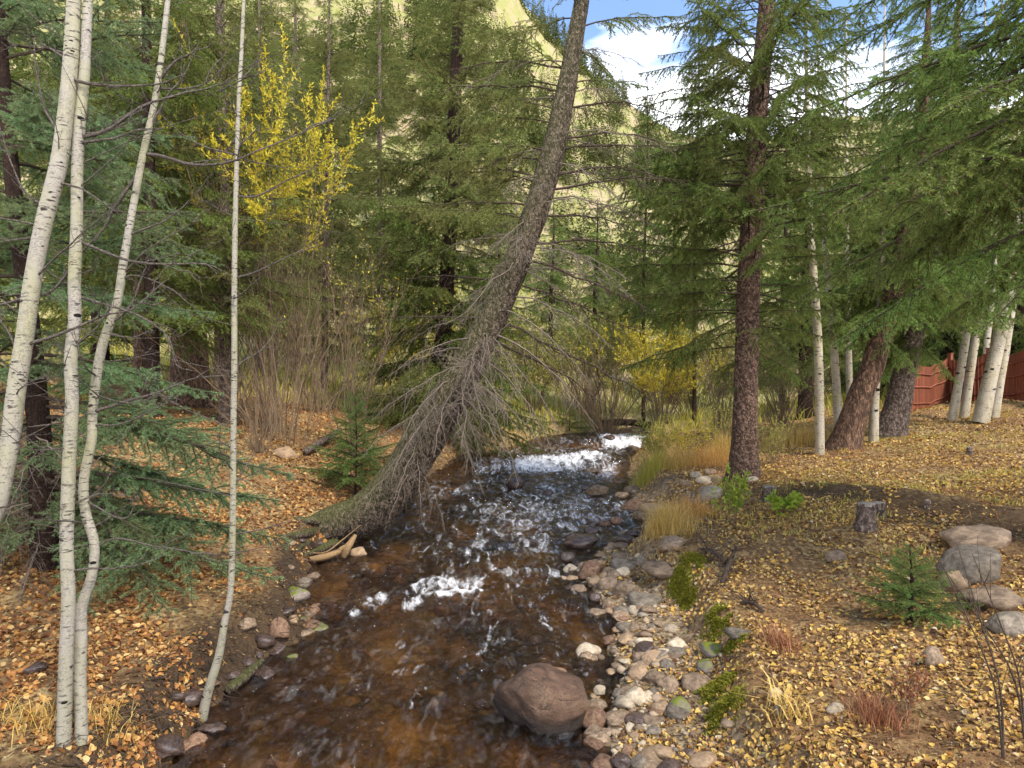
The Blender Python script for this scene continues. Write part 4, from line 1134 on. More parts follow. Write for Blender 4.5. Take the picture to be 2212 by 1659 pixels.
# ------------------------------------------------------------------ aspens
def aspen(rows2560, Y0, Y1, lab, mat='aspen', branches=(), group=None, twigs=0, twig_range=(106, 1400)):
    """rows in 2560 pixel picture measure: x, y, width"""
    rows_ = [(x * 0.8641, y * 0.8641, w * 0.8641) for x, y, w in rows2560]
    ctrl = np.array(trunk_from(rows_, Y0, Y1)); ctrl[:, 3] *= 0.9
    c = curve_pts(ctrl, 110)
    base = c[0, :3].copy()
    root = thing('aspen_tree', lab, 'tree', base, group)
    b = MB(); b.tube(c[:, :3] - base, c[:, 3] , 16, 0, rough=0.05, seed=int(abs(base[0]) * 77), cap=True)
    b.build('trunk', M[mat], root)
    for k in range(7 if mat == 'aspen' else 9):                        # dark eye shaped scars where boughs were shed
        i = int(rng.integers(8, 100)); q = c[i]; a = rng.uniform(-2.6, -0.5)
        v, f = ICO[2]; sc_ = q[3] * rng.choice([0.2, 0.3, 0.45, 0.65])
        kb = MB(); kb.add(v * np.array([sc_, q[3] * 0.12, sc_ * rng.uniform(0.35, 0.6)]), f)
        ko = kb.build('bark_scar', M['scar'], root)
        ko.location = (q[0] - base[0] + math.cos(a) * q[3] * 0.97, q[1] - base[1] + math.sin(a) * q[3] * 0.97, q[2] - base[2]); ko.rotation_euler = (0, 0, a + math.pi / 2)
    ys = np.array([q[1] for q in rows2560], float)

    def tp(y):
        i = np.argsort(ys)
        return np.array([np.interp(y, ys[i], ctrl[i, k]) for k in range(4)])

    def limb(ctrl3, r0, twn):
        cc = curve_pts(ctrl3, 16)
        L = np.linalg.norm(cc[-1] - cc[0])
        b = MB()
        cc = cc + np.cumsum(rng.normal(0, 0.006, cc.shape), 0) * L * 0.5
        b.tube(cc, r0 * np.linspace(1, 0.22, 16), 6, 0)
        for k in range(twn):
            i = rng.integers(3, 15)
            d = unit(unit(cc[i] - cc[i - 1]) + rng.normal(0, 0.55, 3) + np.array([0, 0, 0.15]))
            l = L * rng.uniform(0.12, 0.4)
            e = cc[i] + np.outer(np.linspace(0, 1, 6), d * l) + np.cumsum(rng.normal(0, 0.035, (6, 3)), 0) * l
            b.tube(e, r0 * 0.42 * np.linspace(1, 0.3, 6), 4, 0)
            for j in range(2):
                q = e[rng.integers(2, 6)]
                d2 = unit(d + rng.normal(0, 0.6, 3))
                b.tube([q, q + d2 * l * 0.2 + rng.normal(0, .01, 3), q + d2 * l * 0.4], [r0 * .25, r0 * .18, r0 * .1], 3, 0)
        o = b.build('branch', M['twig_aspen'], root)
        o.location = tuple(-base)

    for br in branches:
        pts, wid, twn = br
        y0 = pts[0][1]; q = tp(y0)
        out = [q[:3]]
        for (x, y, dY) in [p if len(p) == 3 else (*p, 0.0) for p in pts[1:]]:
            out.append(at(x * 0.8641, y * 0.8641, q[1] + dY))
        limb(np.array(out), px(wid * 0.8641, q[1]) / 2, twn)
    for k in range(twigs):
        y = rng.uniform(*twig_range); q = tp(y)
        a = rng.uniform(0, 6.28); l = rng.uniform(0.35, 1.1)
        d = np.array([math.cos(a), math.sin(a) * 0.6, rng.uniform(-0.1, 0.7)])
        e = q[:3] + d * l * 0.5 + rng.normal(0, 0.05, 3); g = q[:3] + d * l + np.array([0, 0, rng.uniform(0, 0.2)])
        limb(np.array([q[:3], e, g]), rng.uniform(0.004, 0.009), 4)
    return root


GA = 'aspens in the left foreground'
aspen([(-60, 1420, 44), (-25, 1310, 44), (-2, 1250, 44), (12, 1180, 44), (26, 1100, 46), (43, 960, 45), (61, 850, 44), (82, 700, 42), (109, 560, 42), (145, 420, 42), (163, 300, 40), (175, 180, 39), (180, 106, 38), (188, -60, 34), (205, -400, 24), (215, -800, 8)], 4.5, 4.9,
      'leftmost thick pale aspen, curving away to the left at its foot', branches=[
          ([(50, 865), (170, 830), (260, 790), (330, 775), (420, 700, .1)], 9, 5), ([(140, 455), (200, 470), (250, 500), (300, 530)], 7, 4), ([(155, 345), (110, 270), (90, 180), (88, 100)], 7, 4),
          ([(100, 590), (40, 600), (-20, 610)], 7, 3), ([(178, 155), (140, 130), (100, 105)], 9, 2), ([(120, 520), (60, 470), (0, 310)], 8, 4), ([(185, 190), (220, 205), (330, 210, .2), (410, 200, .3), (470, 180, .3)], 9, 6),
          ([(75, 740), (0, 760), (-40, 765)], 8, 3), ([(52, 905), (20, 830), (-20, 780)], 8, 4)], twigs=20, group=GA)
aspen([(158, 1900, 38), (160, 1810, 37), (165, 1650, 36), (171, 1500, 35), (167, 1360, 34), (172, 1180, 34), (180, 1000, 33), (177, 900, 33), (187, 800, 32), (186, 700, 31), (192, 560, 30), (193, 420, 29), (200, 300, 28), (210, 200, 27), (215, 106, 25), (222, -60, 22), (232, -400, 14), (240, -760, 4)], 4.62, 4.9,
      'straight pale aspen, left stem of the twin pair', branches=[
          ([(190, 345), (250, 330), (300, 300), (370, 260, .1), (470, 230, .2), (560, 205, .3), (640, 180, .4)], 10, 7), ([(188, 355), (280, 345), (350, 325), (410, 320)], 7, 4), ([(178, 870), (230, 830), (260, 790), (280, 740)], 7, 4),
          ([(175, 1032), (155, 1055), (60, 1070), (-10, 1110)], 7, 5), ([(170, 1430), (230, 1420), (300, 1420), (380, 1400), (420, 1375)], 6, 4), ([(186, 660), (120, 735), (60, 735), (-20, 745)], 7, 4),
          ([(190, 600), (320, 650, .1), (420, 660, .2), (520, 660, .3), (590, 690, .4)], 9, 6), ([(190, 740), (270, 765, .1), (360, 800, .2), (420, 850, .2), (440, 915, .2), (490, 930, .2)], 8, 5)], twigs=18, group=GA)
aspen([(203, 1860, 34), (203, 1790, 32), (200, 1700, 31), (203, 1600, 30), (204, 1520, 29), (229, 1440, 26), (236, 1360, 25), (214, 1280, 25), (210, 1200, 25), (229, 1100, 25), (231, 1040, 24), (239, 960, 24), (257, 860, 24), (292, 760, 22), (308, 660, 21), (325, 560, 19), (336, 500, 19), (359, 380, 18), (388, 250, 17), (408, 106, 15), (425, -60, 13), (450, -380, 8), (460, -640, 3)], 4.7, 5.2,
      'crooked aspen with a kinked trunk, right stem of the twin pair', branches=[
          ([(359, 382), (400, 385), (470, 405), (540, 410), (590, 405), (640, 385), (740, 345, .2), (830, 300, .3)], 10, 6), ([(270, 820), (330, 760), (355, 690), (380, 640)], 7, 5), ([(345, 430), (290, 520), (260, 580), (190, 650), (150, 700)], 9, 5),
          ([(235, 1030), (330, 1000), (400, 980), (470, 950), (510, 940)], 9, 6), ([(240, 1065), (310, 1060), (400, 1020), (440, 990)], 6, 4), ([(243, 1370), (290, 1345), (360, 1360), (460, 1380), (520, 1390), (590, 1385)], 6, 5),
          ([(300, 700), (340, 690), (420, 720), (500, 780)], 6, 4), ([(395, 200), (440, 150), (480, 130), (500, 106)], 8, 4), ([(370, 330), (420, 240), (460, 190), (500, 100)], 6, 4)], twigs=18, group=GA)
aspen([(505, 1800, 28), (514, 1755, 26), (524, 1715, 25), (547, 1640, 22), (561, 1560, 19), (576, 1480, 17), (581, 1360, 17), (583, 1200, 16), (584, 1040, 16), (586, 900, 16), (586, 700, 15), (588, 560, 14), (592, 400, 12), (597, 250, 11), (605, 106, 10), (612, -60, 8), (622, -260, 3)], 5.75, 5.8,
      'slim grey aspen stem rising from the left water edge', branches=[
          ([(588, 370), (620, 345), (650, 315)], 5, 3), ([(586, 695), (640, 680), (720, 640), (800, 610)], 6, 4), ([(583, 1205), (620, 1190), (660, 1175)], 5, 2), ([(592, 490), (640, 490), (720, 450), (790, 420)], 6, 4), ([(600, 200), (640, 160), (660, 110)], 5, 3)], twigs=18, group=GA)

GB = 'aspens on the right bank'
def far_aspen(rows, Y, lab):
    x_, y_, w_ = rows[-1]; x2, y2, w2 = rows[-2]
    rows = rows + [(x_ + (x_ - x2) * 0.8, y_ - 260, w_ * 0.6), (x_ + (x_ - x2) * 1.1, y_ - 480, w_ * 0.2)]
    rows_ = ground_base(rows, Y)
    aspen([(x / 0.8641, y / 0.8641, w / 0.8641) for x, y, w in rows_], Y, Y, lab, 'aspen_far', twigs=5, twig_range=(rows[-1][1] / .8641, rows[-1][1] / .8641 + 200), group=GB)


far_aspen([(1771, 955, 26), (1770, 850, 24), (1766, 720, 23), (1758, 600, 21), (1750, 480, 18), (1746, 330, 14), (1742, 150, 9)], 16.6, 'upright pale aspen nearest the straight spruce')
far_aspen([(1812, 925, 24), (1806, 820, 22), (1797, 700, 20), (1788, 600, 18), (1780, 480, 15), (1772, 300, 10), (1768, 150, 6)], 18.5, 'slimmer pale aspen just right of the upright one, leaning left')
far_aspen([(1836, 880, 18), (1834, 790, 17), (1832, 690, 15), (1830, 500, 10)], 23.0, 'thin distant aspen between slim aspen and orange pine')
far_aspen([(1887, 935, 27), (1889, 860, 25), (1893, 780, 24), (1900, 680, 21), (1905, 540, 16), (1908, 350, 9)], 17.3, 'pale aspen squeezed between the two leaning trunks')
far_aspen([(2056, 895, 25), (2070, 830, 22), (2085, 740, 20), (2098, 650, 17), (2112, 520, 13), (2120, 380, 8)], 20.0, 'pale aspen with dark foot, left one of the pair before the fence')
far_aspen([(2082, 890, 25), (2094, 820, 22), (2106, 740, 20), (2122, 640, 17), (2138, 500, 13), (2150, 350, 8)], 20.3, 'pinkish aspen, right one of the pair before the fence')
far_aspen([(2118, 905, 44), (2138, 820, 38), (2158, 730, 34), (2176, 630, 30), (2194, 510, 26), (2206, 380, 20), (2215, 200, 12)], 18.6, 'thick white aspen in front of the red fence')
far_aspen([(2146, 905, 28), (2158, 830, 25), (2172, 750, 23), (2188, 640, 20), (2202, 500, 16), (2212, 350, 10)], 19.0, 'slender white aspen right beside the thick one')
far_aspen([(2124, 800, 14), (2132, 740, 13), (2142, 670, 11), (2150, 560, 8)], 26.0, 'thin aspen standing behind the red fence')


# ------------------------------------------------------------------ willow thickets and leafy bushes
def leaf_quads(b, p, d, ln, wd, mat, r, tri=False):
    n = len(p)
    d = unit(d); s = unit(np.cross(d, unit(r.normal(size=(n, 3)))))
    l_ = ln * r.uniform(0.6, 1.2, n)[:, None]; w_ = wd * r.uniform(0.7, 1.2, n)[:, None]
    up = np.cross(s, d) * l_ * 0.12
    v = np.stack([p, p + d * l_ * 0.45 + s * w_ * 0.5 + up, p + d * l_, p + d * l_ * 0.45 - s * w_ * 0.5 + up], 1).reshape(-1, 3)
    k = np.arange(n)[:, None] * 4
    b.add(v, np.concatenate([k + [0, 1, 2], k + [0, 2, 3]], 0), mat)


def shrub(name, lab, x, y, Y, stems, h, spread, leaf, leaf_n, seed, group, cat='bush', r0=0.012, lean=(0, 0), leaf_len=0.06, leaf_w=0.016, leaf_from=0.45, curve=0.5, twigs=9, wood='twig_willow', loc=None):
    r = np.random.default_rng(seed)
    if loc is None:
        X = (x * K - 512) / FPX * Y; base = np.array([X, Y, hz(X, Y)])
    else:
        base = np.array(loc)
    root = thing(name, lab, cat, base, group)
    b = MB(); lp, ld = [], []
    for k in range(stems):
        a = r.uniform(0, 6.28); rr = r.uniform(0, 1) ** 0.5
        foot = np.array([math.cos(a), math.sin(a), 0]) * spread * 0.16 * rr
        top = np.array([math.cos(a) * spread * rr + lean[0], math.sin(a) * spread * rr + lean[1], h * r.uniform(0.6, 1.05) * (1 - 0.25 * rr)])
        q = np.linspace(0, 1, 9)[:, None]
        pth = foot + (top - foot) * np.concatenate([q ** (1 + curve), q ** (1 + curve), q ** 0.9], 1) + np.cumsum(r.normal(0, 0.012, (9, 3)), 0) * h
        rad = r0 * r.uniform(0.5, 1.2)
        b.tube(pth, rad * np.linspace(1, 0.25, 9), 5, 0)
        for j in range(twigs):
            i = r.integers(2, 9)
            d = unit(unit(pth[i] - pth[i - 1]) + r.normal(0, 0.42, 3) + np.array([0, 0, 0.25]))
            l = h * r.uniform(0.10, 0.32)
            e = pth[i] + np.outer(np.linspace(0, 1, 5), d * l) + np.cumsum(r.normal(0, 0.03, (5, 3)), 0) * l
            b.tube(e, max(0.0018, rad * 0.3) * np.linspace(1, 0.35, 5), 3, 0)
            for jj in range(2):
                qq = e[r.integers(1, 5)]; d2 = unit(d + r.normal(0, 0.5, 3)); l2 = l * r.uniform(0.3, 0.6)
                b.tube([qq, qq + d2 * l2 * .5 + r.normal(0, 0.02, 3) * l2, qq + d2 * l2], [max(0.0015, rad * .2), max(.0012, rad * .16), 0.001], 3, 0)
                if leaf_n and pth[i][2] > h * leaf_from:
                    for t_ in r.random(leaf_n):
                        lp.append(qq + d2 * l2 * t_); ld.append(d2 + r.normal(0, 0.7, 3))
            if leaf_n and pth[i][2] > h * leaf_from:
                for t_ in r.random(leaf_n):
                    lp.append(e[0] + d * l * t_); ld.append(d + r.normal(0, 0.7, 3))
    b.build('stems', M[wood], root)
    if lp:
        g = MB(); leaf_quads(g, np.array(lp), np.array(ld), leaf_len, leaf_w, 0, r); g.build('foliage', M[leaf], root)
    return root


print('shrubs')
GW = 'willow thicket on the left bank'
shrub('willow_bush', 'tall bare willow clump fanning out left of the leaning tree', 612, 920, 16.6, 24, 6.0, 3.8, 'leaf_yellow', 0, 1, GW, r0=0.022, twigs=9, curve=0.25)
shrub('willow_bush', 'tall willow with bright yellow leaves high on the left', 590, 900, 17.6, 20, 9.0, 2.0, 'leaf_yellow', 32, 2, GW, r0=0.022, lean=(0.1, 0), leaf_len=0.13, leaf_w=0.038, leaf_from=0.52, twigs=14)
shrub('willow_bush', 'thin bare willow stems just left of the upright dark spruce', 760, 900, 17.4, 16, 5.2, 2.4, 'leaf_yellow', 1, 3, GW, r0=0.026, leaf_len=0.10, leaf_w=0.035, leaf_from=0.6, twigs=10)
shrub('willow_bush', 'pale twiggy thicket behind the bare willow clump', 690, 860, 23.0, 26, 6.0, 3.4, 'leaf_lime', 1, 4, GW, r0=0.026, leaf_len=0.12, leaf_w=0.04, leaf_from=0.5, twigs=9)
shrub('willow_bush', 'brown twig thicket at the left behind the slim aspen stem', 500, 900, 17.5, 20, 4.6, 2.2, 'leaf_yellow', 0, 5, GW, r0=0.018, twigs=8)
shrub('willow_bush', 'bare brushy twigs on the slope under the tan rock block', 560, 905, 14.6, 22, 2.0, 1.6, 'leaf_yellow', 0, 6, GW, r0=0.014, twigs=8)
GY = 'bushes across the stream bend'
shrub('willow_bush', 'grey brown bare dome shaped bush at the bend of the stream', 1310, 905, 30.0, 70, 4.6, 3.4, 'leaf_yellow', 0, 7, GY, r0=0.022, twigs=10, curve=0.2)
shrub('willow_bush', 'bright yellow willow right of the bare dome shaped bush', 1430, 905, 29.0, 44, 4.6, 2.6, 'leaf_yellow', 7, 8, GY, r0=0.02, leaf_len=0.15, leaf_w=0.05, leaf_from=0.25, twigs=9)
shrub('willow_bush', 'pale yellow green willow behind the bare dome shaped bush', 1260, 880, 35.0, 50, 6.0, 4.2, 'leaf_lime', 9, 9, GY, r0=0.025, leaf_len=0.19, leaf_w=0.065, leaf_from=0.3, twigs=9)
shrub('willow_bush', 'wide lime yellow willow low behind the straight spruce on its left', 1500, 880, 36.0, 50, 6.0, 4.5, 'leaf_lime', 8, 10, GY, r0=0.025, leaf_len=0.19, leaf_w=0.065, leaf_from=0.25, twigs=9)
shrub('willow_bush', 'lime yellow bush glimpsed under the leaning tree', 1150, 890, 33.0, 36, 4.6, 3.4, 'leaf_lime', 8, 11, GY, r0=0.025, leaf_len=0.17, leaf_w=0.06, leaf_from=0.2, twigs=9)
shrub('willow_bush', 'yellow bush glimpsed left of the upright dark spruce', 870, 860, 31.0, 34, 4.6, 3.0, 'leaf_yellow', 8, 12, GY, r0=0.022, leaf_len=0.16, leaf_w=0.055, leaf_from=0.3, twigs=9)
shrub('willow_bush', 'tangled brown and lime bush right of the straight spruce', 1690, 905, 21.5, 44, 2.9, 1.9, 'leaf_lime', 1, 13, GY, r0=0.015, leaf_len=0.09, leaf_w=0.03, leaf_from=0.3, twigs=9)
shrub('willow_bush', 'sparse yellow bush with bare stems left of the straight spruce', 1560, 915, 24.0, 34, 4.0, 1.9, 'leaf_lime', 1, 14, GY, r0=0.018, leaf_len=0.11, leaf_w=0.04, leaf_from=0.3, twigs=9)
shrub('willow_bush', 'pale lime meadow willow far left behind the thicket', 720, 800, 42.0, 40, 6.5, 5.0, 'leaf_lime', 3, 15, GY, r0=0.03, leaf_len=0.22, leaf_w=0.08, leaf_from=0.2, twigs=9)
shrub('willow_bush', 'pale lime meadow willow far back at the centre', 1020, 820, 44.0, 40, 6.5, 5.0, 'leaf_lime', 3, 16, GY, r0=0.03, leaf_len=0.22, leaf_w=0.08, leaf_from=0.2, twigs=9)
shrub('willow_bush', 'dull lime bush behind the right pale aspens', 1760, 860, 30.0, 36, 4.0, 3.0, 'leaf_lime', 2, 17, GY, r0=0.022, leaf_len=0.14, leaf_w=0.05, leaf_from=0.2, twigs=9)

GP = 'leafy plants on the right bank'


def plant(lab, x, y, stems, h, spread, leaf, leaf_n, seed, ll, lw, name='leafy_plant', wood='twig_willow'):
    p = hit(x, y)
    shrub(name, lab, x, y, p[1], stems, h, spread, leaf, leaf_n, seed, GP, 'plant', 0.005, leaf_len=ll, leaf_w=lw, leaf_from=0.15, twigs=6, wood=wood, loc=p)


plant('fresh green leafy plant in front of the straight spruce', 1585, 1130, 12, 0.75, 0.30, 'leaf_green', 3, 21, 0.075, 0.032)
plant('low lime leaved plant between stumps and green plant', 1690, 1112, 9, 0.36, 0.34, 'leaf_green', 2, 22, 0.10, 0.06)
plant('yellow green shrublet at the right foot of the spruce', 1668, 1000, 26, 1.2, 0.62, 'leaf_lime', 2, 23, 0.06, 0.024)
plant('lime leaved shrublet leaning over the water at the bend', 1420, 1005, 22, 1.3, 0.8, 'leaf_lime', 5, 26, 0.07, 0.028)
plant('orange yellow shrublet in the golden grass', 1490, 1000, 22, 1.3, 0.8, 'leaf_yellow', 3, 27, 0.06, 0.022)
plant('tall thin lime shrublet just left of the spruce trunk', 1545, 985, 16, 1.8, 0.7, 'leaf_lime', 4, 28, 0.06, 0.024)
plant('small yellow leaved sprig on the left bank by twin aspens', 268, 1175, 4, 0.42, 0.30, 'leaf_lime', 1, 24, 0.06, 0.04)
plant('red stemmed weed near the bottom right', 1955, 1560, 7, 0.42, 0.14, 'grass_rust', 2, 25, 0.05, 0.016)
for (x, y, Y, h, sd, lab) in [(2168, 1640, 4.6, 1.15, 31, 'bare dark sapling stem at the bottom right, left of two'), (2215, 1600, 4.75, 1.05, 32, 'bare dark sapling stem at the bottom right, right of two')]:
    p = hit(x, y)
    root = thing('bare_sapling', lab, 'sapling', p, GP)
    tops = [(-0.38, 0.1), (-0.16, 0.2)] if sd == 31 else [(-0.28, 0.1), (-0.52, 0.15)]
    r = np.random.default_rng(sd); b = MB()
    for (tx, ty) in tops:
        c = curve_pts([[0, 0, -0.05], [tx * 0.15, 0, h * 0.4], [tx * 0.5, ty * .5, h * 0.75], [tx, ty, h * 1.15]], 14)
        b.tube(c, np.linspace(0.008, 0.002, 14), 5, 0)
        for k in range(7):
            i = r.integers(4, 13); d = unit(unit(c[i + 0] - c[i - 1]) + r.normal(0, 0.45, 3)); l = r.uniform(0.15, 0.4)
            b.tube(c[i] + np.outer(np.linspace(0, 1, 5), d * l) + np.cumsum(r.normal(0, 0.02, (5, 3)), 0) * l, np.linspace(0.003, 0.0012, 5), 3, 0)
    b.build('stems', M['twig'], root)


# ------------------------------------------------------------------ grass
def blades(b, p, h, lean, wd, r, mat=0):
    n = len(p); lean_m = float(np.mean(lean))
    a = r.uniform(0, 6.28, n); dr_ = np.stack([np.cos(a), np.sin(a), np.zeros(n)], 1)
    s = np.stack([-np.sin(a + r.normal(0, .6, n)), np.cos(a), np.zeros(n)], 1) * (wd * r.uniform(0.6, 1.2, n))[:, None] * 0.5
    H = (h * r.uniform(0.5, 1.1, n))[:, None]; ln = (lean * r.uniform(0.2, 1.3, n))[:, None] * H
    z = np.array([0, 0, 1.0])
    m1 = p + z * H * 0.55 + dr_ * ln * 0.35; tp_ = p + z * H * (1 - 0.25 * lean) + dr_ * ln
    v = np.stack([p - s, p + s, m1 - s * 0.8, m1 + s * 0.8, tp_], 1).reshape(-1, 3)
    k = np.arange(n)[:, None] * 5
    b.add(v, np.concatenate([k + [0, 1, 3], k + [0, 3, 2], k + [2, 3, 4]], 0), mat)


def clump(lab, x, y, n, rx, ry, h, lean, wd, mat, seed, name='grass_clump', cat='grass', group='grass clumps'):
    r = np.random.default_rng(seed)
    c = hit(x, y, water=False)
    q = r.normal(0, 0.5, (n, 2)) * [rx, ry]
    X = c[0] + q[:, 0]; Yy = c[1] + q[:, 1]
    Z = height(X, Yy)
    b = MB(); blades(b, np.stack([X - c[0], Yy - c[1], Z - c[2] - 0.02], 1), h * (1 - 0.5 * np.minimum(1, (q[:, 0] / rx) ** 2)), lean, wd, r)
    o = b.build(name, M[mat]); o.location = tuple(c)
    return tag(o, lab, cat, group)


clump('glowing orange straw tuft at the water edge', 1443, 1150, 900, 0.40, 0.36, 0.66, 0.7, 0.006, 'grass_straw', 1)
clump('rusty orange tuft behind the glowing straw tuft', 1480, 1120, 500, 0.45, 0.3, 0.55, 0.5, 0.007, 'grass_orange', 2)
clump('lime yellow grass leaning over the water below the bushes', 1405, 1030, 700, 0.50, 0.6, 0.85, 0.6, 0.009, 'grass_lime', 3)
clump('golden tall grass left of the spruce rock heap', 1462, 1012, 420, 0.60, 0.6, 0.8, 0.7, 0.008, 'grass_straw', 4)
clump('orange rust grass between golden grass and spruce trunk', 1530, 1005, 380, 0.55, 0.6, 0.8, 0.7, 0.008, 'grass_orange', 5)
clump('lime grass behind the golden grass by the bend', 1440, 968, 300, 0.9, 0.9, 0.9, 0.7, 0.010, 'grass_straw', 6)
clump('straw grass tuft beside the spruce roots on the left', 1560, 990, 700, 0.5, 0.5, 0.9, 0.4, 0.010, 'grass_straw', 7)
clump('tawny grass in front of the tangled bush', 1720, 960, 900, 1.1, 0.8, 0.8, 0.5, 0.011, 'grass_straw', 8)
clump('bright yellow arching grass blades at the bottom', 1705, 1545, 60, 0.16, 0.14, 0.34, 1.1, 0.014, 'grass_straw', 9)
clump('brown rusty weeds at the mossy bank edge', 1690, 1400, 380, 0.16, 0.22, 0.28, 0.7, 0.006, 'grass_rust', 10)
clump('rusty dry weeds near the bottom right', 1890, 1560, 380, 0.20, 0.2, 0.28, 0.7, 0.006, 'grass_rust', 11)
clump('pale straw blades at the foot of the twin aspens', 230, 1570, 120, 0.25, 0.2, 0.26, 1.1, 0.007, 'grass_straw', 12)
clump('tan straw blades at the bottom left edge', 60, 1570, 140, 0.3, 0.2, 0.26, 1.1, 0.007, 'grass_straw', 13)

# ground grass of the bank, meadow behind: nobody could count it
r = np.random.default_rng(77)
b = MB()
n = 26000
yy = 8 * np.exp(r.uniform(0, math.log(28 / 8), n)); xx = xr(yy) + 1.6 + r.random(n) ** 0.8 * (6 + yy * 0.6)
bb = ((yy - 12.9) + 2.2 * (xx - 5.0)) / 2.42; strip = np.exp(-((bb - 0.45) / 0.25) ** 2) * (xx > 5.8)
dens = fbm(xx * 0.45, yy * 0.45, 131, 3) + 0.25 * (yy > 14) + 0.5 * strip; ok = dens > 0.16
xx, yy = xx[ok], yy[ok]
blades(b, np.stack([xx, yy, height(xx, yy) - 0.01], 1), 0.13, 0.9, 0.010, r)
o = b.build('bank_grass', M['grass_lime']); tag(o, 'short yellow grass sprouting through the right bank litter', 'grass', kind='stuff')
b = MB(); n = 16000
yy = 3.6 * np.exp(r.uniform(0, math.log(24 / 3.6), n)); xx = xr(yy) + 1.0 + r.random(n) * (3 + yy * 0.7)
ok = fbm(xx * 0.7 + 9, yy * 0.7, 133, 3) + 0.2 * sstep(14, 18, yy) > 0.14
xx, yy = xx[ok], yy[ok]
blades(b, np.stack([xx, yy, height(xx, yy) - 0.01], 1), np.interp(yy, [4, 20], [0.10, 0.22]), 1.3, np.interp(yy, [4, 20], [0.005, 0.012]), r)
o = b.build('dry_grass', M['grass_rust']); tag(o, 'dry rusty grass and weeds lying over the right bank', 'grass', kind='stuff')
b = MB(); n = 700
yy = 3.6 * np.exp(r.uniform(0, math.log(16 / 3.6), n)); xx = xl(yy) - r.uniform(-0.02, 0.5, n); zz = height(xx, yy)
for k in range(n):
    a = r.normal(0, 0.9); l = r.uniform(0.08, 0.35); d = unit(np.array([math.cos(a), math.sin(a), r.uniform(-0.9, 0.3)]))
    p = np.array([xx[k], yy[k], zz[k] + 0.02])
    b.tube([p, p + d * l * .5 + r.normal(0, .02, 3) + [0, 0, .02], p + d * l], [0.006, 0.004, 0.002], 3, 0)
o = b.build('bank_rootlets', M['twig']); tag(o, 'thin dark roots hanging from the left bank edge', 'roots', kind='stuff')
b = MB(); n = 30000
yy = r.uniform(26, 60, n); xx = r.uniform(-1.0, 1.0, n) * (yy + 3)
ok = ((xx < xl(yy) - .3) | (xx > xr(yy) + .3)); xx, yy = xx[ok], yy[ok]
blades(b, np.stack([xx, yy, height(xx, yy) - 0.02], 1), 0.75, 0.6, 0.05, r)
o = b.build('meadow_grass', M['grass_lime']); tag(o, 'pale yellow meadow grass beyond the stream bend', 'grass', kind='stuff')


# moss cushions on the bank edge
def moss(lab, x, y, w, h, seed):
    r = np.random.default_rng(seed); p = hit(x, y, water=False)
    W = px(w, p[1]) / 2
    n = 3200
    q = r.normal(0, 0.5, (n, 2)) * [W * 1.05, W * 1.35]
    nn_ = fbm(q[:, 0] * 7 + seed, q[:, 1] * 7, seed, 3)
    q = q[nn_ > -0.16]
    lift = 0.07 * np.exp(-(q[:, 0] ** 2 + q[:, 1] ** 2) / (W * W)) * (0.7 + fbm(q[:, 0] * 9, q[:, 1] * 9, seed + 3, 2))
    X, Y_ = p[0] + q[:, 0], p[1] + q[:, 1]
    pp = np.stack([q[:, 0], q[:, 1], height(X, Y_) - p[2] + np.clip(lift, 0, 1) - 0.012], 1)
    b = MB(); blades(b, pp, 0.04, 0.9, 0.016, r, 0)
    o = b.build('moss_cushion', M['moss'], smooth=True); o.location = tuple(p)
    tag(o, lab, 'moss', 'moss cushions along the right bank edge')


moss('bright moss cushion below the wide flat slab', 1468, 1262, 46, 26, 1)
moss('mossy lump under the bright cushion, further downstream', 1482, 1302, 40, 30, 2)
moss('moss cushion midway along the bank edge', 1548, 1345, 52, 28, 3)
moss('moss beside the grey stone at the bank edge', 1590, 1392, 44, 24, 4)
moss('dark moss mound below the upright mossy stone', 1548, 1490, 62, 50, 5)
moss('lowest moss mound at the bottom of the bank edge', 1560, 1545, 70, 46, 6)
moss('mossy patch behind the glowing straw tuft', 1500, 1215, 50, 22, 7)


# ------------------------------------------------------------------ stumps, dead wood
def stump(lab, x, y, w, h, seed):
    p = hit(x, y); rad = px(w, p[1]) / 2; H = px(h, p[1])
    root = thing('tree_stump', lab, 'stump', p, 'sawn stumps on the right bank')
    zz_ = np.array([-0.08, 0.0, 0.12, 0.35, 0.7, 1.0]) * H; zz_[0] = -0.06
    rad_ = rad * np.array([1.45, 1.35, 1.15, 1.02, 0.97, 0.95])
    b = MB(); b.tube(np.stack([0 * zz_ + np.linspace(0, 0.01, 6), 0 * zz_, zz_], 1), rad_, 22, 0, rough=0.22, seed=seed)
    b.build('bark', M['bark_grey'], root)
    b = MB(); a = np.linspace(0, 2 * math.pi, 23)[:-1]
    rr = rad * 0.93 * (1 + 0.06 * np.sin(a * 3 + seed))
    v = [[0, 0, H * 1.015]] + [[math.cos(t_) * q * k, math.sin(t_) * q * k, H * (1.01 + 0.0 * k)] for k in (0.5, 1.0) for t_, q in zip(a, rr)] + [[math.cos(t_) * q, math.sin(t_) * q, H * 0.9] for t_, q in zip(a, rr)]
    b.add(v, [[0, 1 + i, 1 + (i + 1) % 22] for i in range(22)])
    b.f.append((np.array([[1 + i + 22 * k, 23 + i + 22 * k - 0, 23 + (i + 1) % 22 + 22 * k, 1 + (i + 1) % 22 + 22 * k] for k in (0, 1) for i in range(22)]), 0))
    b.build('cut_face', M['cut_wood'], root)


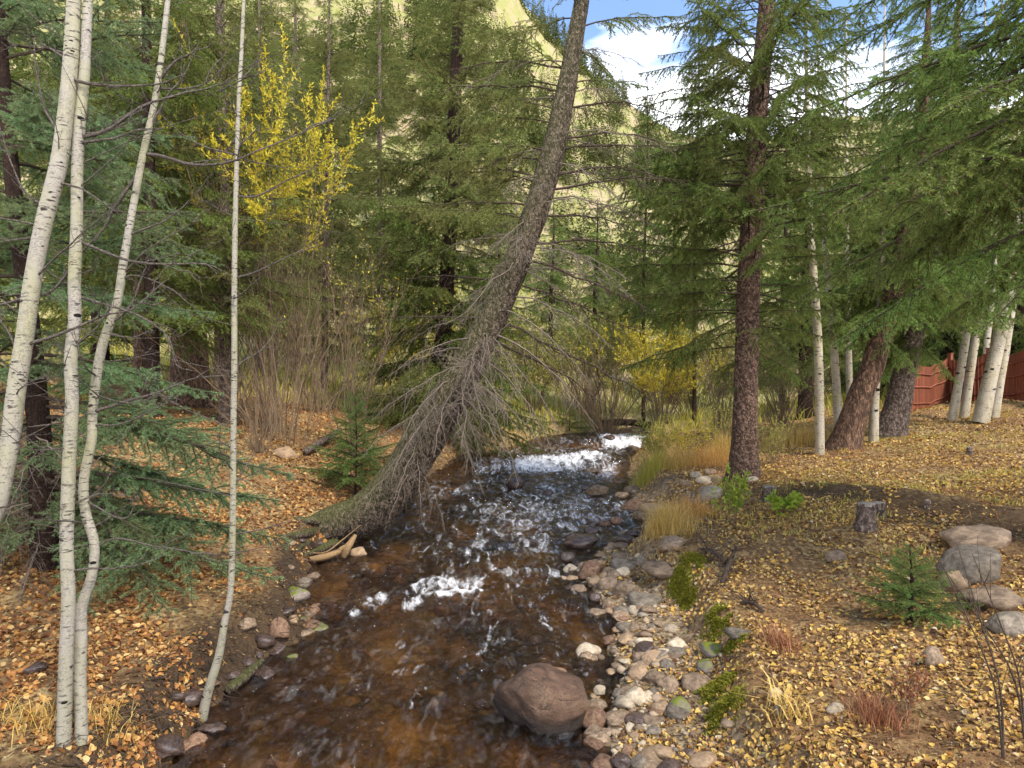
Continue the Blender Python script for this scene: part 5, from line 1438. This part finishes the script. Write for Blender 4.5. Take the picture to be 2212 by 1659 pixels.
stump('tallest sawn stump in the middle of the right bank', 1872, 1140, 38, 52, 1)
stump('low sawn stump just behind the tallest one', 1897, 1112, 28, 26, 2)
stump('small dark stump between green plant and lime plant', 1661, 1082, 28, 32, 3)
stump('tiny stump on the dark berm right of the stump pair', 2003, 1098, 12, 16, 4)
stump('stub of a stump far back on the sunny bank', 2094, 982, 12, 16, 5)


def log(lab, pts, radii, mat, name='log', group='dead wood by the water', sides=8, rough=0.25, seed=1, twigs=0, cat='log'):
    pts = np.array(pts); base = pts[0].copy()
    c = curve_pts(np.hstack([pts - base, np.array(radii)[:, None]]), 18)
    c = np.vstack([c[:1] * [1, 1, 1, 0.1], c[:1] * [1, 1, 1, 0.85], c[1:]])
    b = MB(); b.tube(c[:, :3], np.maximum(c[:, 3], 0.003), sides, 0, rough=rough, seed=seed, cap=True)
    r = np.random.default_rng(seed)
    for k in range(twigs):
        i = r.integers(2, 17); d = unit(r.normal(size=3) + [0, 0, 0.2]); l = r.uniform(0.1, 0.35)
        b.tube(c[i, :3] + np.outer(np.linspace(0, 1, 5), d * l) + np.cumsum(r.normal(0, .06, (5, 3)), 0) * l, np.linspace(0.008, 0.002, 5), 4, 0)
    o = b.build(name, M[mat]); o.location = tuple(base)
    return tag(o, lab, cat, group)


Yd = 10.6
log('splintered pale plank of wood leaning out of the water', [at(742, 1204, Yd), at(752, 1180, Yd), at(768, 1155, Yd + .1)], [0.045, 0.06, 0.03], 'dead_wood', 'broken_branch', seed=2, rough=0.5)
log('shorter splintered wood left of the leaning plank', [at(722, 1202, Yd), at(738, 1186, Yd), at(756, 1176, Yd)], [0.03, 0.05, 0.03], 'dead_wood', 'broken_branch', seed=3, rough=0.5)
log('thin pale stick slanting up under the leaning trunk', [at(672, 1195, Yd), at(705, 1192, Yd - .1), at(740, 1166, Yd), at(778, 1135, Yd)], [0.012, 0.012, 0.011, 0.008], 'dead_wood', 'stick', seed=4, rough=0.1)
log('orange flat rotten log at the water line under the leaning trunk', [at(664, 1210, Yd - .1), at(700, 1204, Yd - .1), at(738, 1190, Yd)], [0.05, 0.06, 0.04], 'dead_wood', 'log', seed=5, rough=0.4)
log('dark root under the foot of the leaning tree', [at(640, 1160, 11.2), at(672, 1190, 10.9), at(690, 1215, 10.7)], [0.16, 0.12, 0.05], 'dark_wood', 'root', seed=6, rough=0.3, cat='root')
p0 = hit(1515, 1200); p1 = hit(1575, 1235)
log('dark rotten branch tangle lying on the leafy bank', [p0 + [0, 0, .08], (p0 + p1) / 2 + [0, 0, .14], p1 + [0, 0, .05]], [0.02, 0.028, 0.015], 'twig', 'dead_branch', 'dead wood on the right bank', seed=7, twigs=40)
p0 = hit(1560, 1262); p1 = hit(1590, 1215)
log('dark stub of root standing by the branch tangle', [p0 + [0, 0, 0], (p0 + p1) / 2 + [0, 0, .12], p1 + [0, 0, .2]], [0.035, 0.03, 0.015], 'twig', 'root', 'dead wood on the right bank', seed=8, twigs=26, cat='root')
p0 = hit(1600, 1310); p1 = hit(1650, 1325)
log('dark hollow with grey roots below the branch tangle', [p0 + [0, 0, .03], (p0 + p1) / 2 + [0, 0, .08], p1 + [0, 0, .02]], [0.02, 0.025, 0.015], 'twig', 'root', 'dead wood on the right bank', seed=9, twigs=16, cat='root')
p0 = hit(660, 985); p1 = hit(735, 950)
log('fallen grey log on the left slope behind the young fir', [p0 + [0, 0, .1], (p0 + p1) / 2 + [0, 0, .2], p1 + [0, 0, .3]], [0.09, 0.09, 0.07], 'bark_grey', 'log', 'dead wood on the left bank', seed=10, rough=0.12)
p0 = hit(480, 1490, water=False); p1 = hit(555, 1425, water=False)
log('long mossy root along the left water edge', [p0 + [.05, 0, -.02], (p0 + p1) / 2 + [.08, 0, .0], p1 + [.05, 0, -.02]], [0.05, 0.055, 0.03], 'bark_lean', 'root', 'dead wood on the left bank', seed=11, cat='root')
p0 = hit(400, 1515, water=False); p1 = hit(450, 1500, water=False)
log('broken pale stick by the foot of the slim aspen', [p0 + [0, 0, .03], (p0 + p1) / 2 + [0, 0, .06], p1 + [0.05, 0, .05]], [0.012, 0.014, 0.010], 'dead_wood', 'stick', 'dead wood on the left bank', seed=12)
log('dark wet log lying across the stream at the far bend', [at(1290, 915, 32.5), at(1350, 912, 33), at(1410, 918, 33.5)], [0.16, 0.18, 0.14], 'dark_wood', 'log', seed=13, rough=0.2)


# ------------------------------------------------------------------ red fence
def fence():
    nodes = [(1960, 22.5, 0.0), (2048, 26.0, 0.0), (2130, 24.0, 0.0), (2215, 21.5, 0.0), (2330, 20.0, 0.0)]
    pts = []
    for x, Y, _ in nodes:
        X = (x * K - 512) / FPX * Y; pts.append(np.array([X, Y, hz(X, Y)]))
    root = thing('board_fence', 'rust red board fence behind the white aspens', 'fence', pts[0])
    b0 = pts[0]

    def box(cx, cy, z0, z1, lx, ly, ang):
        v = []
        for dz in (z0, z1):
            for sx, sy in ((-1, -1), (1, -1), (1, 1), (-1, 1)):
                ux, uy = sx * lx / 2, sy * ly / 2
                v.append([cx + ux * math.cos(ang) - uy * math.sin(ang), cy + ux * math.sin(ang) + uy * math.cos(ang), dz])
        return v, [[0, 3, 2, 1], [4, 5, 6, 7], [0, 1, 5, 4], [1, 2, 6, 5], [2, 3, 7, 6], [3, 0, 4, 7]]
    H = 1.75
    for i in range(len(pts) - 1):
        A, B = pts[i], pts[i + 1]; d = B - A; L = math.hypot(d[0], d[1]); ang = math.atan2(d[1], d[0])
        nrm = np.array([math.sin(ang), -math.cos(ang)])      # towards the camera side
        n = int(L / 0.17)
        for k in range(n):
            f = (k + 0.5) / n; c = A + d * f
            dip = 0.22 * math.sin(math.pi * f)
            z0 = hz(c[0], c[1]) + 0.04
            b = MB(); v, q = box(0, 0, 0, H - dip - 0.0, 0.155, 0.022, ang); b.add(v, q)
            o = b.build('board', M['fence'], root, smooth=False); o.location = (c[0] - b0[0], c[1] - b0[1], z0 - b0[2])
        for zr_ in (0.35, 0.95, 1.42):
            b = MB()
            P_ = []
            for f in np.linspace(0, 1, 9):
                c = A + d * f; P_.append([c[0] + nrm[0] * 0.035, c[1] + nrm[1] * 0.035, hz(c[0], c[1]) + zr_ - 0.16 * math.sin(math.pi * f)])
            P_ = np.array(P_) - b0
            b.tube(P_, 0.03, 4, 0); b.build('rail', M['fence'], root, smooth=False)
    for i, A in enumerate(pts):
        b = MB(); v, q = box(0, 0, -0.3, H + 0.18, 0.13, 0.13, 0.3); b.add(v, q); v, q = box(0, 0, H + 0.183, H + 0.22, 0.17, 0.17, 0.3); b.add(v, q)
        o = b.build('post', M['fence'], root, smooth=False); o.location = (A[0] - b0[0] + 0.03, A[1] - b0[1] - 0.10, A[2] - b0[2])


fence()

# ------------------------------------------------------------------ fallen leaves
def litter(name, lab, xx, yy, size, mat, seed, lift=0.012):
    r = np.random.default_rng(seed); n = len(xx)
    zz = height(xx, yy) + r.uniform(0.0, lift, n)
    e = 0.05
    nx = -(height(xx + e, yy) - height(xx - e, yy)) / (2 * e); ny = -(height(xx, yy + e) - height(xx, yy - e)) / (2 * e)
    nrm = unit(np.stack([nx, ny, np.ones(n)], 1) + r.normal(0, 0.5, (n, 3)))
    u = unit(np.cross(nrm, unit(r.normal(size=(n, 3))))); w = np.cross(nrm, u)
    s = (size * np.clip(r.normal(0.92, 0.3, n), 0.35, 1.6))[:, None]
    p = np.stack([xx, yy, zz], 1) + nrm * 0.004
    cup = nrm * s * r.uniform(-0.15, 0.55, n)[:, None]
    v = np.stack([p - u * s * 0.5, p + w * s * 0.42 - u * s * 0.15 + cup, p + w * s * 0.3 + u * s * 0.3 + cup * .8, p + u * s * 0.55, p - w * s * 0.3 + u * s * 0.3 + cup * .8, p - w * s * 0.42 - u * s * 0.15 + cup], 1).reshape(-1, 3)
    k = np.arange(n)[:, None] * 6
    b = MB(); b.add(v, np.concatenate([k + [0, 3, 2], k + [0, 2, 1], k + [0, 5, 4], k + [0, 4, 3]], 0))
    o = b.build(name, mat, smooth=False); tag(o, lab, 'fallen leaves', kind='stuff')


r = np.random.default_rng(99)
n = 105000
yy = 3.4 * np.exp(r.uniform(0, math.log(26 / 3.4), n)); xx = xr(yy) + 0.1 + r.random(n) * (3.5 + yy * 0.75)
dr_ = xx - xr(yy)
keep = (fbm(xx * 1.1, yy * 1.1, 141, 4) + 0.9 * fbm(xx * 4.5, yy * 4.5, 143, 3) + 0.6 * r.random(n) - 0.4 * np.exp(-((((yy - 12.9) + 2.2 * (xx - 5.0)) / 2.42 + 0.3) / 0.4) ** 2) * (xx > 4.6)) > 0.14
xx, yy = xx[keep], yy[keep]
litter('fallen_leaves_right', 'yellow and tan aspen leaves strewn over the right bank', xx, yy, np.interp(yy, [3, 8, 26], [0.036, 0.042, 0.07]), M['leaf_right'], 1)
n = 66000
yy = 3.2 * np.exp(r.uniform(0, math.log(26 / 3.2), n)); xx = xl(yy) - 0.04 - r.random(n) ** 1.2 * (3.0 + yy * 0.6)
dl_ = xl(yy) - xx
keep = (fbm(xx * 1.0, yy * 1.0, 151, 4) + 0.8 * fbm(xx * 4.5, yy * 4.5, 153, 3) + 0.6 * r.random(n) - 0.22 * (dl_ < 0.4) - 0.25 * (dl_ < 1.1) * (yy < 8)) > 0.12
xx, yy = xx[keep], yy[keep]
litter('fallen_leaves_left', 'orange brown leaves covering the left bank', xx, yy, np.interp(yy, [3, 8, 26], [0.045, 0.052, 0.085]), M['leaf_left'], 2)
# brown needles, grass bits and leaf crumbs between the leaves
b = MB(); n = 90000
yy = 3.3 * np.exp(r.uniform(0, math.log(20 / 3.3), n)); sd = r.random(n) > 0.42
xx = np.where(sd, xr(yy) + 0.15 + r.random(n) * (3.5 + yy * 0.7), xl(yy) - 0.05 - r.random(n) * (2.5 + yy * 0.5))
zz = height(xx, yy) + r.uniform(0.002, 0.02, n); a = r.uniform(0, 6.28, n)
d = np.stack([np.cos(a), np.sin(a), r.normal(0, 0.3, n)], 1) * (np.interp(yy, [3, 20], [0.035, 0.09]) * r.uniform(0.4, 1.4, n))[:, None]
w_ = np.stack([-np.sin(a), np.cos(a), r.normal(0, 0.3, n)], 1) * (np.interp(yy, [3, 20], [0.0035, 0.012]) * r.uniform(0.5, 2.0, n))[:, None]
p = np.stack([xx, yy, zz], 1)
b.add(np.stack([p - w_, p + w_, p + d], 1).reshape(-1, 3), np.arange(3 * n).reshape(-1, 3))
o = b.build('needle_litter', M['crumbs'], smooth=False); tag(o, 'brown needles and crumbs of leaf between the fallen leaves', 'litter', kind='stuff')
# twigs lying about
b = MB(); n = 700
yy = 3.4 * np.exp(r.uniform(0, math.log(18 / 3.4), n)); sd = r.random(n) > 0.5
xx = np.where(sd, xr(yy) + 0.7 + r.random(n) * 6, xl(yy) - 0.25 - r.random(n) * 4)
zz = height(xx, yy)
for k in range(n):
    a = r.uniform(0, 6.28); l = r.uniform(0.08, 0.4); d = np.array([math.cos(a), math.sin(a), r.normal(0, 0.12)])
    p = np.array([xx[k], yy[k], zz[k] + 0.02])
    b.tube([p, p + d * l * .5 + r.normal(0, .012, 3), p + d * l], [0.005, 0.004, 0.002], 3, 0)
o = b.build('fallen_twigs', M['twig']); tag(o, 'thin fallen twigs scattered over both banks', 'twigs', kind='stuff')

# ------------------------------------------------------------------ the wooded valley side
def far_tree(b, p, h, r, w):
    n = int(230 + 20 * h)
    f = r.random(n) ** 1.25
    rad = w * (1 - f) ** 0.85 * (0.35 + 0.65 * r.random(n)); a = r.uniform(0, 6.28, n)
    c = np.stack([np.cos(a) * rad, np.sin(a) * rad, h * (0.06 + 0.94 * f)], 1) + p
    out = np.stack([np.cos(a), np.sin(a), np.full(n, -0.35)], 1)
    s = np.stack([-np.sin(a), np.cos(a), r.normal(0, 0.3, n)], 1)
    sz = (0.06 * w + 0.12 * w * (1 - f)) [:, None] * r.uniform(0.6, 1.3, n)[:, None]
    v = np.stack([c - s * sz * .6 - out * sz * .3, c + s * sz * .6 - out * sz * .3, c + out * sz * 0.9], 1).reshape(-1, 3)
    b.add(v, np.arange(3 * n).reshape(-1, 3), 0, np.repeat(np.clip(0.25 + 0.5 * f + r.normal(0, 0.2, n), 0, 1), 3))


print('forest')
r = np.random.default_rng(31)
b = MB(); cnt = 0
for k in range(2900):
    Y = r.uniform(50, 168); X = r.uniform(-0.95, 0.95) * Y
    if fbm(np.array([X * 0.045]), np.array([Y * 0.045]), 171, 3)[0] + 0.25 * r.random() < -0.02: continue
    h = r.uniform(5, 10) * (0.8 if Y < 70 else 1)
    far_tree(b, np.array([X, Y, hz(X, Y) - 0.3]), h, r, h * r.uniform(0.17, 0.26)); cnt += 1
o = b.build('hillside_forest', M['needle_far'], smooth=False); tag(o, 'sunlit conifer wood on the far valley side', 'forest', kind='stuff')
b = MB(); n = 9000
Y = 46 * np.exp(r.uniform(0, math.log(165 / 46), n)); X = r.uniform(-0.95, 0.95, n) * Y; Z = height(X, Y)
sz = r.uniform(0.3, 0.9, n)
for k in range(3):
    pp = np.stack([X, Y, Z], 1) + r.normal(0, 0.4, (n, 3)) * sz[:, None] + [0, 0, 0.3]
    leaf_quads(b, pp, r.normal(0, 1, (n, 3)) + [0, 0, 0.7], 0.45, 0.3, 0, r)
o = b.build('hillside_scrub', M['leaf_lime'], smooth=False); tag(o, 'pale yellow green scrub on the far valley side', 'scrub', kind='stuff')
print('tris', sum(len(m.polygons) for m in bpy.data.meshes), 'objects', len(bpy.data.objects))
